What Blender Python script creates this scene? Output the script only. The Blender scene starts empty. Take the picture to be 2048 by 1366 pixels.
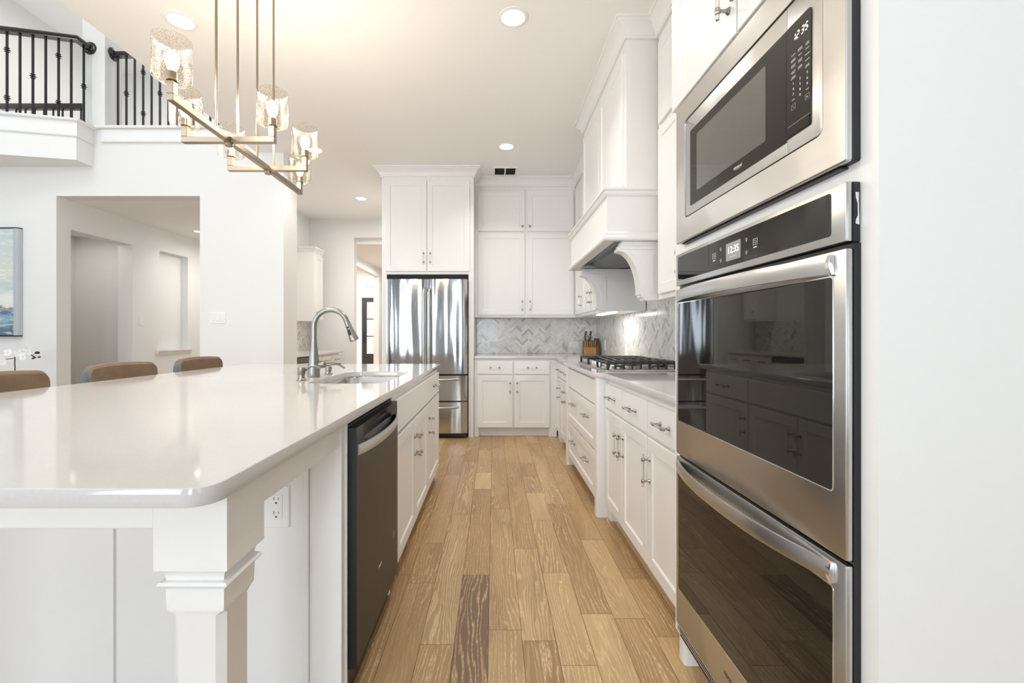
import bpy, bmesh, math, random
from mathutils import Vector, Matrix, noise as mnoise
random.seed(7)
PI = math.pi
SC = bpy.context.scene
COL = SC.collection

# ------------------------------------------------------------------ camera
cam_d = bpy.data.cameras.new('camera')
cam = bpy.data.objects.new('camera', cam_d)
COL.objects.link(cam)
cam.location = (0, 0, 1.153)
cam.rotation_euler = (PI / 2, 0, 0)
cam_d.sensor_width = 36
cam_d.lens = 16.0
cam_d.shift_x = 0.01787
cam_d.shift_y = -0.0062
cam_d.clip_start = 0.05
SC.camera = cam

# ------------------------------------------------------------------ view and world
SC.view_settings.view_transform = 'Standard'
SC.view_settings.look = 'None'
SC.view_settings.gamma = 1
SC.view_settings.exposure = 0.32
SC.view_settings.use_curve_mapping = False
world = bpy.data.worlds.new('daylight')
SC.world = world
world.use_nodes = True
bg = world.node_tree.nodes['Background']
bg.inputs[0].default_value = (0.88, 0.94, 1.0, 1)
bg.inputs[1].default_value = 2.2

# ------------------------------------------------------------------ daylight at the windows, added fill lights
def area(name, loc, rot, sx, sy, power, color=(1, 1, 1), spread=PI):
    d = bpy.data.lights.new(name, 'AREA')
    d.shape = 'RECTANGLE'
    d.size, d.size_y = sx, sy
    d.energy = power
    d.color = color
    d.spread = spread
    o = bpy.data.objects.new(name, d)
    o.location = loc
    o.rotation_euler = rot
    COL.objects.link(o)
    return o

DAY = (0.74, 0.87, 1.0)
# windows in the wall behind the camera (they face +Y, into the room)
for wx in (-4.9, -2.6, -0.3, 2.0):
    area('window_daylight', (wx, -2.93, 1.55), (PI / 2 + .28, 0, 0), .85, 2.1, 46 if wx < 1 else 6, DAY)
# tall windows of the two-storey room, in the left wall (they face +X)
for wy in (-1.4, 1.6):
    area('window_daylight', (-6.43, wy, 2.9), (PI / 2, 0, -PI / 2), 1.8, 4.4, 15, DAY)
# added fill lights for living room, landing, hall, side room, pantry, corridor and foyer
# unseen upper window light, added behind the camera to brighten balcony and column
area('window_daylight', (-4.5, -2.93, 4.4), (PI / 2, 0, 0), 2.4, 1.7, 30, (.93, .97, 1))
area('living_room_fill', (-4.6, 1.2, 5.70), (0, 0, 0), 1.6, 1.6, 30, (1, .985, .97))  # fill light added to lift the balcony column and upper walls
area('landing_fill', (-4.4, 6.3, 5.6), (0, 0, 0), 2.4, 1.2, 34, (1, .97, .93))  # ceiling fill added over the upstairs landing
area('hall_fill', (-3.7, 6.8, 2.5), (0, 0, 0), .5, .5, 9, (1, .97, .93))  # added soft fill besides the hall's recessed light
area('side_room_fill', (-5.1, 5.4, 2.42), (0, 0, 0), .4, .4, 2.2, (1, .96, .91))  # light added to lift the dim room beyond the hall
area('pantry_fill', (-1.9, 6.3, 2.98), (0, 0, 0), .3, .3, 12, (1, .95, .90))  # extra light added beside the pantry's recessed one
area('corridor_fill', (-1.95, 9.3, 2.60), (0, 0, 0), .5, 1.5, 22, (1, .97, .93))  # added to brighten the corridor and its ceiling
area('foyer_fill', (-4.2, 11.0, 2.95), (0, 0, 0), 2.0, 2.4, 110, (1, .99, .97))  # fill under the foyer ceiling, added for a bright doorway

# ------------------------------------------------------------------ node helpers
def newmat(name):
    m = bpy.data.materials.new(name)
    m.use_nodes = True
    return m, m.node_tree, m.node_tree.nodes['Principled BSDF']

def N(t, typ, **kw):
    n = t.nodes.new(typ)
    for k, v in kw.items():
        if k == 'inp':
            for i, val in v.items():
                n.inputs[i].default_value = val
        else:
            setattr(n, k, v)
    return n

def math_node(t, op, a, b=None, c=None):
    n = t.nodes.new('ShaderNodeMath')
    n.operation = op
    for i, v in enumerate((a, b, c)):
        if v is None:
            continue
        if hasattr(v, 'is_linked') or isinstance(v, bpy.types.NodeSocket):
            t.links.new(v, n.inputs[i])
        else:
            n.inputs[i].default_value = v
    return n.outputs[0]

def mixcol(t, fac, a, b, mode='MIX'):
    n = t.nodes.new('ShaderNodeMix')
    n.data_type = 'RGBA'
    n.blend_type = mode
    for sock, v in ((n.inputs[0], fac), (n.inputs[6], a), (n.inputs[7], b)):
        if isinstance(v, bpy.types.NodeSocket):
            t.links.new(v, sock)
        elif isinstance(v, (int, float)):
            sock.default_value = v
        else:
            sock.default_value = (*v, 1) if len(v) == 3 else v
    return n.outputs[2]

def ramp(t, fac, stops):
    n = t.nodes.new('ShaderNodeValToRGB')
    t.links.new(fac, n.inputs[0])
    el = n.color_ramp.elements
    while len(el) < len(stops):
        el.new(0.5)
    for e, (p, c) in zip(el, stops):
        e.position = p
        e.color = (*c, 1) if len(c) == 3 else c
    return n.outputs[0]

def coords(t, scale=(1, 1, 1), kind='Object'):
    tc = t.nodes.new('ShaderNodeTexCoord')
    mp = t.nodes.new('ShaderNodeMapping')
    mp.inputs['Scale'].default_value = scale
    t.links.new(tc.outputs[kind], mp.inputs[0])
    return mp.outputs[0]

def noise(t, vec, scale, detail=2, rough=.5, dist=0):
    n = t.nodes.new('ShaderNodeTexNoise')
    n.inputs['Scale'].default_value = scale
    n.inputs['Detail'].default_value = detail
    n.inputs['Roughness'].default_value = rough
    n.inputs['Distortion'].default_value = dist
    if vec is not None:
        t.links.new(vec, n.inputs['Vector'])
    return n.outputs['Fac']

def bump(t, b, h, strength, dist=.01):
    n = t.nodes.new('ShaderNodeBump')
    n.inputs['Strength'].default_value = strength
    n.inputs['Distance'].default_value = dist
    t.links.new(h, n.inputs['Height'])
    t.links.new(n.outputs[0], b.inputs['Normal'])

def simple(name, col, rough=.5, metal=0, spec=.5, nscale=0, nstr=0, var=0, coat=0):
    m, t, b = newmat(name)
    b.inputs['Base Color'].default_value = (*col, 1)
    b.inputs['Roughness'].default_value = rough
    b.inputs['Metallic'].default_value = metal
    b.inputs['Specular IOR Level'].default_value = spec
    b.inputs['Coat Weight'].default_value = coat
    if nscale:
        f = noise(t, coords(t), nscale, 3)
        if nstr:
            bump(t, b, f, nstr, .002)
        if var:
            c = mixcol(t, f, tuple(max(0, x * (1 - var)) for x in col), tuple(min(1, x * (1 + var)) for x in col))
            t.links.new(c, b.inputs['Base Color'])
    return m

# ------------------------------------------------------------------ materials
M = {}
M['wall'] = simple('wall_paint', (.84, .835, .82), .75, nscale=160, nstr=.08, var=.01)
M['reflect_dark'] = simple('reflection_dark_paint', (.11, .105, .10), .7, nscale=160, nstr=.08)  # dark tone put on the unseen back wall for stripes in the fridge
M['ceiling'] = simple('ceiling_paint', (.93, .92, .90), .85, nscale=90, nstr=.15, var=.01)
M['cab'] = simple('cabinet_paint', (.85, .835, .815), .33, nscale=40, nstr=.015, var=.01)
M['trim'] = simple('trim_paint', (.87, .865, .85), .4, nscale=40, nstr=.02, var=.01)
M['plate'] = simple('switch_plastic', (.88, .87, .85), .3)
M['liner'] = simple('dark_steel_liner', (.05, .048, .046), .25, .8)
M['black'] = simple('black_plastic', (.012, .012, .013), .4)
M['blackgloss'] = simple('black_gloss_plastic', (.008, .008, .009), .16)
M['void'] = simple('dark_cavity', (.01, .01, .01), .8)
M['iron'] = simple('wrought_iron', (.012, .012, .012), .38, nscale=120, nstr=.08)
M['railwood'] = simple('black_lacquer', (.010, .0095, .009), .2, coat=.4)
M['castiron'] = simple('cast_iron', (.022, .022, .022), .5, nscale=300, nstr=.2)
M['chrome'] = simple('dark_chrome', (.42, .40, .38), .12, 1)
M['brightchrome'] = simple('bright_chrome', (.85, .85, .86), .08, 1)
M['brass'] = simple('brushed_bronze', (.36, .30, .235), .3, 1, nscale=220, nstr=.03)
M['grey'] = simple('grey_metal', (.16, .16, .165), .42, .6)
M['glow'] = simple('led', (1, 1, 1), .5)
M['white_text'] = simple('white_print', (.85, .85, .82), .5)
M['grey_text'] = simple('grey_print', (.42, .41, .39), .5)
M['dark_text'] = simple('etched_print', (.08, .075, .07), .4)
M['petal'] = simple('orchid_petal', (.88, .86, .86), .6, nscale=60, var=.04)
M['stem'] = simple('orchid_stem', (.035, .03, .028), .6)
M['leaf'] = simple('orchid_leaf', (.05, .11, .04), .45)
M['ceramic'] = simple('white_ceramic', (.8, .8, .8), .25)
M['suede'] = simple('brown_suede', (.215, .15, .095), .9, nscale=16, nstr=.1, var=.28)
M['greyfabric'] = simple('grey_fabric', (.17, .18, .19), .9, nscale=500, nstr=.2, var=.12)
M['legwood'] = simple('dark_wood', (.05, .034, .024), .4, nscale=30, var=.2)
M['knifetan'] = simple('tan_handle', (.42, .30, .17), .35)  # lightened tan carries the lit edges of the steak knife grips
M['knifehandle'] = simple('dark_handle', (.07, .05, .03), .3)
M['framemetal'] = simple('silver_frame', (.56, .60, .65), .35, .6)
M['doorblack'] = simple('black_door_paint', (.022, .020, .019), .4)
M['brick'] = simple('outside_brick', (.5, .47, .44), .9, nscale=20, var=.3)

def emit(name, col, s):
    m = bpy.data.materials.new(name)
    m.use_nodes = True
    t = m.node_tree
    t.nodes.remove(t.nodes['Principled BSDF'])
    e = N(t, 'ShaderNodeEmission', inp={0: (*col, 1), 1: s})
    t.links.new(e.outputs[0], t.nodes['Material Output'].inputs[0])
    return m
M['lamp'] = emit('lamp_diffuser', (1, .96, .89), 9)
M['bulb'] = emit('bulb_glow', (1, .90, .74), 9)
M['strip'] = emit('under_cabinet_strip', (1, .97, .92), 4)
M['digit'] = emit('lit_digits', (1, 1, .97), 1.6)
M['screen'] = emit('lit_screen', (.46, .44, .40), .75)

def steel(name, col, rough, axis, wav=0, metal=1.0):
    m, t, b = newmat(name)
    b.inputs['Metallic'].default_value = metal
    sc = {'x': (2, 400, 400), 'y': (400, 2, 400), 'z': (400, 400, 2)}[axis]
    f = noise(t, coords(t, sc), 1.0, 2)
    t.links.new(mixcol(t, f, tuple(x * .96 for x in col), col), b.inputs['Base Color'])
    t.links.new(math_node(t, 'MULTIPLY_ADD', f, .06, rough - .03), b.inputs['Roughness'])
    h = f
    if wav:
        w = noise(t, coords(t, wav), 1.0, 1)
        h = math_node(t, 'MULTIPLY', w, 9)
        bump(t, b, h, 1.0, .001)
    return m
M['steel'] = steel('brushed_steel', (.60, .595, .585), .31, 'y', (5, 5, 5))
M['steel_dark'] = steel('slate_steel', (.056, .059, .066), .36, 'z', metal=1.0)
M['fridge_steel'] = steel('fridge_steel', (.50, .495, .485), .13, 'z', (8, 8, .9))
M['sink_steel'] = steel('sink_steel', (.62, .61, .59), .2, 'x')
M['nickel'] = steel('brushed_nickel', (.31, .295, .27), .29, 'z')

def mk_glass():
    # thin clear pane: mostly straight through, mirrored at grazing angles
    m = bpy.data.materials.new('thin_glass')
    m.use_nodes = True
    t = m.node_tree
    t.nodes.remove(t.nodes['Principled BSDF'])
    tr = N(t, 'ShaderNodeBsdfTransparent', inp={0: (.96, .96, .95, 1)})
    gl = N(t, 'ShaderNodeBsdfGlossy', inp={'Roughness': .03})
    lw = N(t, 'ShaderNodeFresnel', inp={0: 1.45})
    mx = N(t, 'ShaderNodeMixShader')
    t.links.new(lw.outputs[0], mx.inputs[0])
    t.links.new(tr.outputs[0], mx.inputs[1])
    t.links.new(gl.outputs[0], mx.inputs[2])
    t.links.new(mx.outputs[0], t.nodes['Material Output'].inputs[0])
    return m
M['glass'] = mk_glass()

def mk_hammered():
    # hammered glass shade: clear; bent light around the dimples is tinted into its transparency
    m = bpy.data.materials.new('hammered_glass')
    m.use_nodes = True
    t = m.node_tree
    t.nodes.remove(t.nodes['Principled BSDF'])
    v = coords(t, (62, 62, 48))
    vo = N(t, 'ShaderNodeTexVoronoi', feature='SMOOTH_F1')
    vo.inputs['Smoothness'].default_value = .6
    t.links.new(v, vo.inputs['Vector'])
    bp = N(t, 'ShaderNodeBump', inp={'Strength': .6, 'Distance': .003})
    t.links.new(vo.outputs['Distance'], bp.inputs['Height'])
    fac = ramp(t, vo.outputs['Distance'], [(.12, (1.0, 1.0, .99)), (.40, (.93, .90, .85)), (.70, (.74, .66, .57))])
    tr = N(t, 'ShaderNodeBsdfTransparent')
    t.links.new(fac, tr.inputs[0])
    gl = N(t, 'ShaderNodeBsdfGlossy', inp={'Roughness': .05})
    t.links.new(bp.outputs[0], gl.inputs['Normal'])
    fr = N(t, 'ShaderNodeFresnel', inp={0: 1.5})
    mx = N(t, 'ShaderNodeMixShader')
    t.links.new(math_node(t, 'MULTIPLY', fr.outputs[0], .4), mx.inputs[0])
    t.links.new(tr.outputs[0], mx.inputs[1])
    t.links.new(gl.outputs[0], mx.inputs[2])
    tl = N(t, 'ShaderNodeBsdfTranslucent', inp={0: (.95, .92, .87, 1)})
    mx2 = N(t, 'ShaderNodeMixShader', inp={0: .004})
    t.links.new(mx.outputs[0], mx2.inputs[1])
    t.links.new(tl.outputs[0], mx2.inputs[2])
    t.links.new(mx2.outputs[0], t.nodes['Material Output'].inputs[0])
    return m
M['hammered'] = mk_hammered()

def mk_acrylic():
    m, t, b = newmat('clear_acrylic')
    b.inputs['Base Color'].default_value = (.98, .98, .98, 1)
    b.inputs['Transmission Weight'].default_value = 1
    b.inputs['Roughness'].default_value = .03
    b.inputs['IOR'].default_value = 1.49
    return m
M['acrylic'] = mk_acrylic()

def mk_ovenglass():
    m, t, b = newmat('black_oven_glass')
    b.inputs['Base Color'].default_value = (.010, .009, .008, 1)
    b.inputs['Roughness'].default_value = .02
    b.inputs['IOR'].default_value = 1.48
    return m
M['ovenglass'] = mk_ovenglass()

def mk_meshwindow():
    m, t, b = newmat('perforated_screen')
    v = coords(t, (1, 2400, 2400))
    s = N(t, 'ShaderNodeSeparateXYZ')
    t.links.new(v, s.inputs[0])
    a = math_node(t, 'SINE', s.outputs[1])
    c = math_node(t, 'SINE', s.outputs[2])
    f = math_node(t, 'MULTIPLY', a, c)
    t.links.new(ramp(t, f, [(.35, (.075, .071, .066)), (.7, (.115, .108, .10))]), b.inputs['Base Color'])
    b.inputs['Roughness'].default_value = .12
    b.inputs['Coat Weight'].default_value = 1
    b.inputs['Coat Roughness'].default_value = .02
    return m
M['meshwin'] = mk_meshwindow()

def mk_quartz():
    m, t, b = newmat('white_quartz')
    v = coords(t)
    n1 = noise(t, v, 1.6, 6, .6, 1.6)
    vein = ramp(t, n1, [(.47, (0, 0, 0)), (.495, (1, 1, 1)), (.51, (1, 1, 1)), (.535, (0, 0, 0))])
    n2 = noise(t, v, 5, 4)
    k = math_node(t, 'MULTIPLY', vein, math_node(t, 'MULTIPLY', n2, .35))
    base = mixcol(t, noise(t, v, 130, 3), (.58, .562, .545), (.64, .622, .604))
    t.links.new(mixcol(t, k, base, (.62, .60, .59)), b.inputs['Base Color'])
    b.inputs['Roughness'].default_value = .07
    b.inputs['IOR'].default_value = 1.46
    return m
M['quartz'] = mk_quartz()

def mk_tile():
    m, t, b = newmat('marble_tile')
    at = N(t, 'ShaderNodeAttribute', attribute_name='tone')
    s = N(t, 'ShaderNodeSeparateColor')
    t.links.new(at.outputs['Color'], s.inputs[0])
    tc = N(t, 'ShaderNodeTexCoord')
    off = N(t, 'ShaderNodeVectorMath', operation='ADD')
    cmb = N(t, 'ShaderNodeCombineXYZ')
    k = math_node(t, 'MULTIPLY', s.outputs[1], 40)
    for i in range(3):
        t.links.new(k, cmb.inputs[i])
    t.links.new(tc.outputs['Object'], off.inputs[0])
    t.links.new(cmb.outputs[0], off.inputs[1])
    n1 = noise(t, off.outputs[0], 14, 5, .6, 1.2)
    vein = ramp(t, n1, [(.50, (0, 0, 0)), (.60, (.35, .35, .35)), (.72, (1, 1, 1))])
    base = ramp(t, s.outputs[0], [(0, (.42, .405, .385)), (.35, (.70, .68, .655)), (1, (.88, .865, .84))])
    t.links.new(mixcol(t, math_node(t, 'MULTIPLY', vein, .5), base, (.30, .29, .285)), b.inputs['Base Color'])
    b.inputs['Roughness'].default_value = .16
    return m
M['tile'] = mk_tile()
M['grout'] = simple('grout', (.66, .65, .63), .8)

def mk_floor():
    m, t, b = newmat('oak_planks')
    at = N(t, 'ShaderNodeAttribute', attribute_name='tone')
    s = N(t, 'ShaderNodeSeparateColor')
    t.links.new(at.outputs['Color'], s.inputs[0])
    tone, seed, grain = s.outputs[0], s.outputs[1], s.outputs[2]
    tc = N(t, 'ShaderNodeTexCoord')
    sx = N(t, 'ShaderNodeSeparateXYZ')
    t.links.new(tc.outputs['Object'], sx.inputs[0])
    so = math_node(t, 'MULTIPLY', seed, 57.3)
    X = math_node(t, 'ADD', sx.outputs[0], so)
    Y = math_node(t, 'ADD', sx.outputs[1], math_node(t, 'MULTIPLY', so, 1.7))
    def vec(ax, ay):
        c = N(t, 'ShaderNodeCombineXYZ')
        t.links.new(math_node(t, 'MULTIPLY', X, ax), c.inputs[0])
        t.links.new(math_node(t, 'MULTIPLY', Y, ay), c.inputs[1])
        return c.outputs[0]
    broad = noise(t, vec(9, 1.3), 1, 3, .55, .6)
    fine = noise(t, vec(260, 16), 1, 3, .6)
    warp = noise(t, vec(8, .9), 1, 4, .5)
    # growth rings: bands that wander with the warp
    ph = math_node(t, 'ADD', math_node(t, 'MULTIPLY', X, 400.0), math_node(t, 'MULTIPLY', warp, 85.0))
    band = math_node(t, 'SINE', ph)
    ceruse = ramp(t, math_node(t, 'MULTIPLY_ADD', band, .5, .5), [(.80, (0, 0, 0)), (.96, (1, 1, 1))])
    brk = ramp(t, noise(t, vec(260, 45), 1, 2), [(.42, (0, 0, 0)), (.62, (1, 1, 1))])
    cer = math_node(t, 'MULTIPLY', ceruse, brk)
    zone = ramp(t, noise(t, vec(7, 1.1), 1, 1), [(.38, (0, 0, 0)), (.6, (1, 1, 1))])
    dark = ramp(t, band, [(.0, (1, 1, 1)), (.55, (0, 0, 0))])
    base = ramp(t, tone, [(0, (.30, .17, .07)), (.5, (.60, .385, .175)), (1, (.86, .63, .335))])
    c1 = mixcol(t, math_node(t, 'MULTIPLY', ramp(t, broad, [(.35, (0, 0, 0)), (.75, (1, 1, 1))]), .55), base, (.27, .155, .072))
    c1 = mixcol(t, math_node(t, 'MULTIPLY', fine, .32), c1, (.30, .18, .085))
    c1 = mixcol(t, math_node(t, 'MULTIPLY', dark, math_node(t, 'MULTIPLY_ADD', grain, .70, .12)), c1, (.17, .105, .065))
    c1 = mixcol(t, math_node(t, 'MULTIPLY', cer, math_node(t, 'MULTIPLY_ADD', zone, .60, .10)), c1, (.83, .645, .41))
    # knots
    vo = N(t, 'ShaderNodeTexVoronoi')
    t.links.new(vec(3.1, 1.1), vo.inputs['Vector'])
    vo.inputs['Scale'].default_value = 1
    knot = ramp(t, vo.outputs['Distance'], [(.015, (1, 1, 1)), (.055, (0, 0, 0))])
    c1 = mixcol(t, math_node(t, 'MULTIPLY', knot, .6), c1, (.055, .03, .018))
    t.links.new(c1, b.inputs['Base Color'])
    t.links.new(math_node(t, 'MULTIPLY_ADD', fine, .15, .27), b.inputs['Roughness'])
    bump(t, b, math_node(t, 'ADD', fine, math_node(t, 'MULTIPLY', cer, .8)), .12, .001)
    return m
M['floor'] = mk_floor()
M['subfloor'] = simple('plank_joint', (.05, .028, .014), .8)

def mk_blockwood():
    m, t, b = newmat('acacia_block')
    v = coords(t, (30, 30, 6))
    n = noise(t, v, 1, 3)
    t.links.new(ramp(t, n, [(.3, (.36, .16, .04)), (.7, (.55, .29, .09))]), b.inputs['Base Color'])
    b.inputs['Roughness'].default_value = .35
    return m
M['block'] = mk_blockwood()
M['blockdark'] = simple('walnut_side', (.13, .055, .02), .35, nscale=25, var=.3)

def mk_painting():
    m, t, b = newmat('abstract_seascape')
    tc = N(t, 'ShaderNodeTexCoord')
    s = N(t, 'ShaderNodeSeparateXYZ')
    t.links.new(tc.outputs['Object'], s.inputs[0])
    v = coords(t, (3, 3, 9))
    n1 = noise(t, v, 1.3, 6, .65, .8)
    n2 = noise(t, coords(t, (5, 5, 22)), 1.4, 5, .6, .5)
    z = math_node(t, 'ADD', math_node(t, 'MULTIPLY', s.outputs[2], .9), math_node(t, 'MULTIPLY_ADD', n1, .22, -.11))
    c = ramp(t, z, [(.0, (.035, .075, .11)), (.10, (.12, .24, .34)), (.17, (.32, .48, .58)), (.22, (.10, .21, .36)),
                    (.265, (.09, .16, .22)), (.285, (.75, .76, .74)), (.34, (.80, .82, .80)), (.46, (.52, .63, .62)),
                    (.60, (.68, .71, .66)), (.74, (.58, .68, .65)), (.9, (.54, .65, .62))])
    c = mixcol(t, ramp(t, n2, [(.52, (0, 0, 0)), (.66, (.8, .8, .8))]), c, (.82, .83, .80))
    or1 = ramp(t, z, [(.262, (0, 0, 0)), (.27, (1, 1, 1)), (.278, (0, 0, 0))])
    c = mixcol(t, math_node(t, 'MULTIPLY', or1, math_node(t, 'GREATER_THAN', n2, .5)), c, (.75, .28, .08))
    t.links.new(c, b.inputs['Base Color'])
    b.inputs['Roughness'].default_value = .6
    bump(t, b, n1, .3, .003)
    return m
M['painting'] = mk_painting()

# ------------------------------------------------------------------ mesh helpers
class MB:
    def __init__(s):
        s.bm = bmesh.new()
        s.mi = 0
    def _f(s, vs):
        try:
            f = s.bm.faces.new(vs)
            f.material_index = s.mi
            return f
        except ValueError:
            return None
    def box(s, x0, x1, y0, y1, z0, z1, b=0.0, seg=1):
        v = [s.bm.verts.new((x, y, z)) for z in (z0, z1) for y in (y0, y1) for x in (x0, x1)]
        fs = [s._f([v[i] for i in q]) for q in ((0, 2, 3, 1), (4, 5, 7, 6), (0, 1, 5, 4), (2, 6, 7, 3), (0, 4, 6, 2), (1, 3, 7, 5))]
        if b:
            es = list({e for f in fs for e in f.edges})
            r = bmesh.ops.bevel(s.bm, geom=es, offset=b, segments=seg, affect='EDGES', profile=.5)
            for f in r['faces']:
                f.material_index = s.mi
        return s
    def prism(s, pts, a, b, axis='z', bev=0.0):
        def P(p, h):
            return {'z': (p[0], p[1], h), 'y': (p[0], h, p[1]), 'x': (h, p[0], p[1])}[axis]
        lo = [s.bm.verts.new(P(p, a)) for p in pts]
        hi = [s.bm.verts.new(P(p, b)) for p in pts]
        n = len(pts)
        fs = [s._f(lo[::-1]), s._f(hi)]
        for i in range(n):
            fs.append(s._f([lo[i], lo[(i + 1) % n], hi[(i + 1) % n], hi[i]]))
        if bev:
            es = list({e for f in fs[:2] if f for e in f.edges})
            r = bmesh.ops.bevel(s.bm, geom=es, offset=bev, segments=2, affect='EDGES', profile=.5)
            for f in r['faces']:
                f.material_index = s.mi
        return s
    def loft(s, rings, closed=True, caps=True):
        R = [[s.bm.verts.new(p) for p in r] for r in rings]
        n = len(R[0])
        for a, b in zip(R, R[1:]):
            for i in range(n if closed else n - 1):
                j = (i + 1) % n
                s._f([a[i], a[j], b[j], b[i]])
        if caps and closed:
            s._f(R[0][::-1])
            s._f(R[-1])
        return s
    def tube(s, pts, r, n=12, caps=True):
        pts = [Vector(p) for p in pts]
        rs = r if isinstance(r, (list, tuple)) else [r] * len(pts)
        T = []
        for i in range(len(pts)):
            a = pts[max(0, i - 1)]
            b = pts[min(len(pts) - 1, i + 1)]
            T.append((b - a).normalized())
        up = Vector((0, 0, 1)) if abs(T[0].z) < .9 else Vector((1, 0, 0))
        u = T[0].cross(up).normalized()
        rings = []
        for i, p in enumerate(pts):
            u = (u - T[i] * u.dot(T[i])).normalized()
            w = T[i].cross(u)
            rings.append([p + (u * math.cos(2 * PI * k / n) + w * math.sin(2 * PI * k / n)) * rs[i] for k in range(n)])
        return s.loft(rings, True, caps)
    def lathe(s, prof, o=(0, 0, 0), axis=(0, 0, 1), n=24, caps=True):
        o = Vector(o)
        ax = Vector(axis).normalized()
        u = ax.orthogonal().normalized()
        w = ax.cross(u)
        rings = [[o + ax * h + (u * math.cos(2 * PI * k / n) + w * math.sin(2 * PI * k / n)) * max(r, 1e-5) for k in range(n)] for r, h in prof]
        return s.loft(rings, True, caps)
    def sphere(s, c, r, sc=(1, 1, 1), n=12, rot=None):
        mat = Matrix.Translation(c) @ (rot.to_4x4() if rot else Matrix()) @ Matrix.Diagonal((r * sc[0], r * sc[1], r * sc[2], 1))
        g = bmesh.ops.create_uvsphere(s.bm, u_segments=n, v_segments=max(6, n // 2), radius=1, matrix=mat)
        for v in g['verts']:
            for f in v.link_faces:
                f.material_index = s.mi
        return s
    def panel(s, mp, u0, u1, v0, v1, t=.02, stile=.058, rec=.007, slope=.007, bev=.002):
        """shaker door or drawer front; mp maps (u, v, w) to world, w pointing out of the cabinet"""
        def ring(i, w):
            return [s.bm.verts.new(mp(*q, w)) for q in ((u0 + i, v0 + i), (u1 - i, v0 + i), (u1 - i, v1 - i), (u0 + i, v1 - i))]
        rs = [ring(0, 0), ring(0, t - bev), ring(bev, t)]
        if stile:
            rs += [ring(stile, t), ring(stile + slope * .35, t - rec * .5), ring(stile + slope * .6, t - rec * .5), ring(stile + slope, t - rec)]
        s._f(rs[0][::-1])
        for a, b in zip(rs, rs[1:]):
            for i in range(4):
                s._f([a[i], a[(i + 1) % 4], b[(i + 1) % 4], b[i]])
        s._f(rs[-1])
        return s
    def sweep(s, path, prof, closed_prof=True, side=1):
        """profile (out, z) swept along a level path with mitred corners; out is to the left of travel when side=1"""
        P = [Vector((p[0], p[1])) for p in path]
        D = [(b - a).normalized() for a, b in zip(P, P[1:])]
        nor = [Vector((-d.y, d.x)) * side for d in D]
        rings = []
        for i, p in enumerate(P):
            if i == 0:
                m, k = nor[0], 1
            elif i == len(P) - 1:
                m, k = nor[-1], 1
            else:
                m = (nor[i - 1] + nor[i]).normalized()
                k = 1 / max(.2, m.dot(nor[i]))
            rings.append([Vector((p.x + m.x * o * k, p.y + m.y * o * k, z)) for o, z in prof])
        return s.loft(rings, closed_prof, True)
    def holed(s, outer, inner, z0, z1, bev=.003):
        s.flat = True
        lp = []
        for z in (z1, z0):
            ring_o = [s.bm.verts.new((p[0], p[1], z)) for p in outer]
            ring_i = [s.bm.verts.new((p[0], p[1], z)) for p in inner] if inner else []
            es = []
            for r in (ring_o, ring_i):
                for i in range(len(r)):
                    es.append(s.bm.edges.new((r[i], r[(i + 1) % len(r)])))
            if inner:
                bmesh.ops.triangle_fill(s.bm, edges=es, use_beauty=True, use_dissolve=False)
            else:
                s._f(ring_o)
            lp.append((ring_o, ring_i, es))
        for k in (0, 1):
            a, b = lp[0][k], lp[1][k]
            for i in range(len(a)):
                j = (i + 1) % len(a)
                s._f([a[i], a[j], b[j], b[i]])
        bmesh.ops.recalc_face_normals(s.bm, faces=s.bm.faces)
        if bev:
            bmesh.ops.bevel(s.bm, geom=lp[0][2] + lp[1][2][:len(outer)], offset=bev, segments=2, affect='EDGES', profile=.5)
        return s
    def build(s, name, mats, parent=None, smooth=True, origin=None):
        bm = s.bm
        bmesh.ops.recalc_face_normals(bm, faces=bm.faces)
        o = origin if origin is not None else (WLOC(parent) if parent else None)
        if o is not None:
            bmesh.ops.translate(bm, verts=bm.verts, vec=-Vector(o))
        if smooth:
            flat = getattr(s, 'flat', False)
            for f in bm.faces:
                f.smooth = not (flat and abs(f.normal.z) > .999)
            if flat:
                for f in bm.faces:
                    if not f.smooth:
                        for e in f.edges:
                            e.smooth = False
            for e in bm.edges:
                if len(e.link_faces) == 2 and e.calc_face_angle(0) > .55:
                    e.smooth = False
        me = bpy.data.meshes.new(name)
        bm.to_mesh(me)
        bm.free()
        for m in (mats if isinstance(mats, (list, tuple)) else [mats]):
            me.materials.append(M[m] if isinstance(m, str) else m)
        ob = bpy.data.objects.new(name, me)
        COL.objects.link(ob)
        if parent:
            ob.parent = parent
        elif origin is not None:
            ob.location = origin
        return ob

def WLOC(o):
    v = Vector((0, 0, 0))
    while o:
        v += o.location
        o = o.parent
    return v

def tag(o, label=None, cat=None, group=None, kind=None):
    for k, v in (('label', label), ('category', cat), ('group', group), ('kind', kind)):
        if v:
            o[k] = v
    return o

def thing(name, label, cat, loc=(0, 0, 0), group=None):
    o = bpy.data.objects.new(name, None)
    o.empty_display_size = .1
    o.location = loc
    COL.objects.link(o)
    return tag(o, label, cat, group)

def struct(name, mb, mat, label=None):
    return tag(mb.build(name, mat), label, None, None, 'structure')

def copy_tree(o, parent=None):
    c = o.copy()
    COL.objects.link(c)
    if parent:
        c.parent = parent
    for ch in list(o.children):
        copy_tree(ch, c)
    return c

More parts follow.
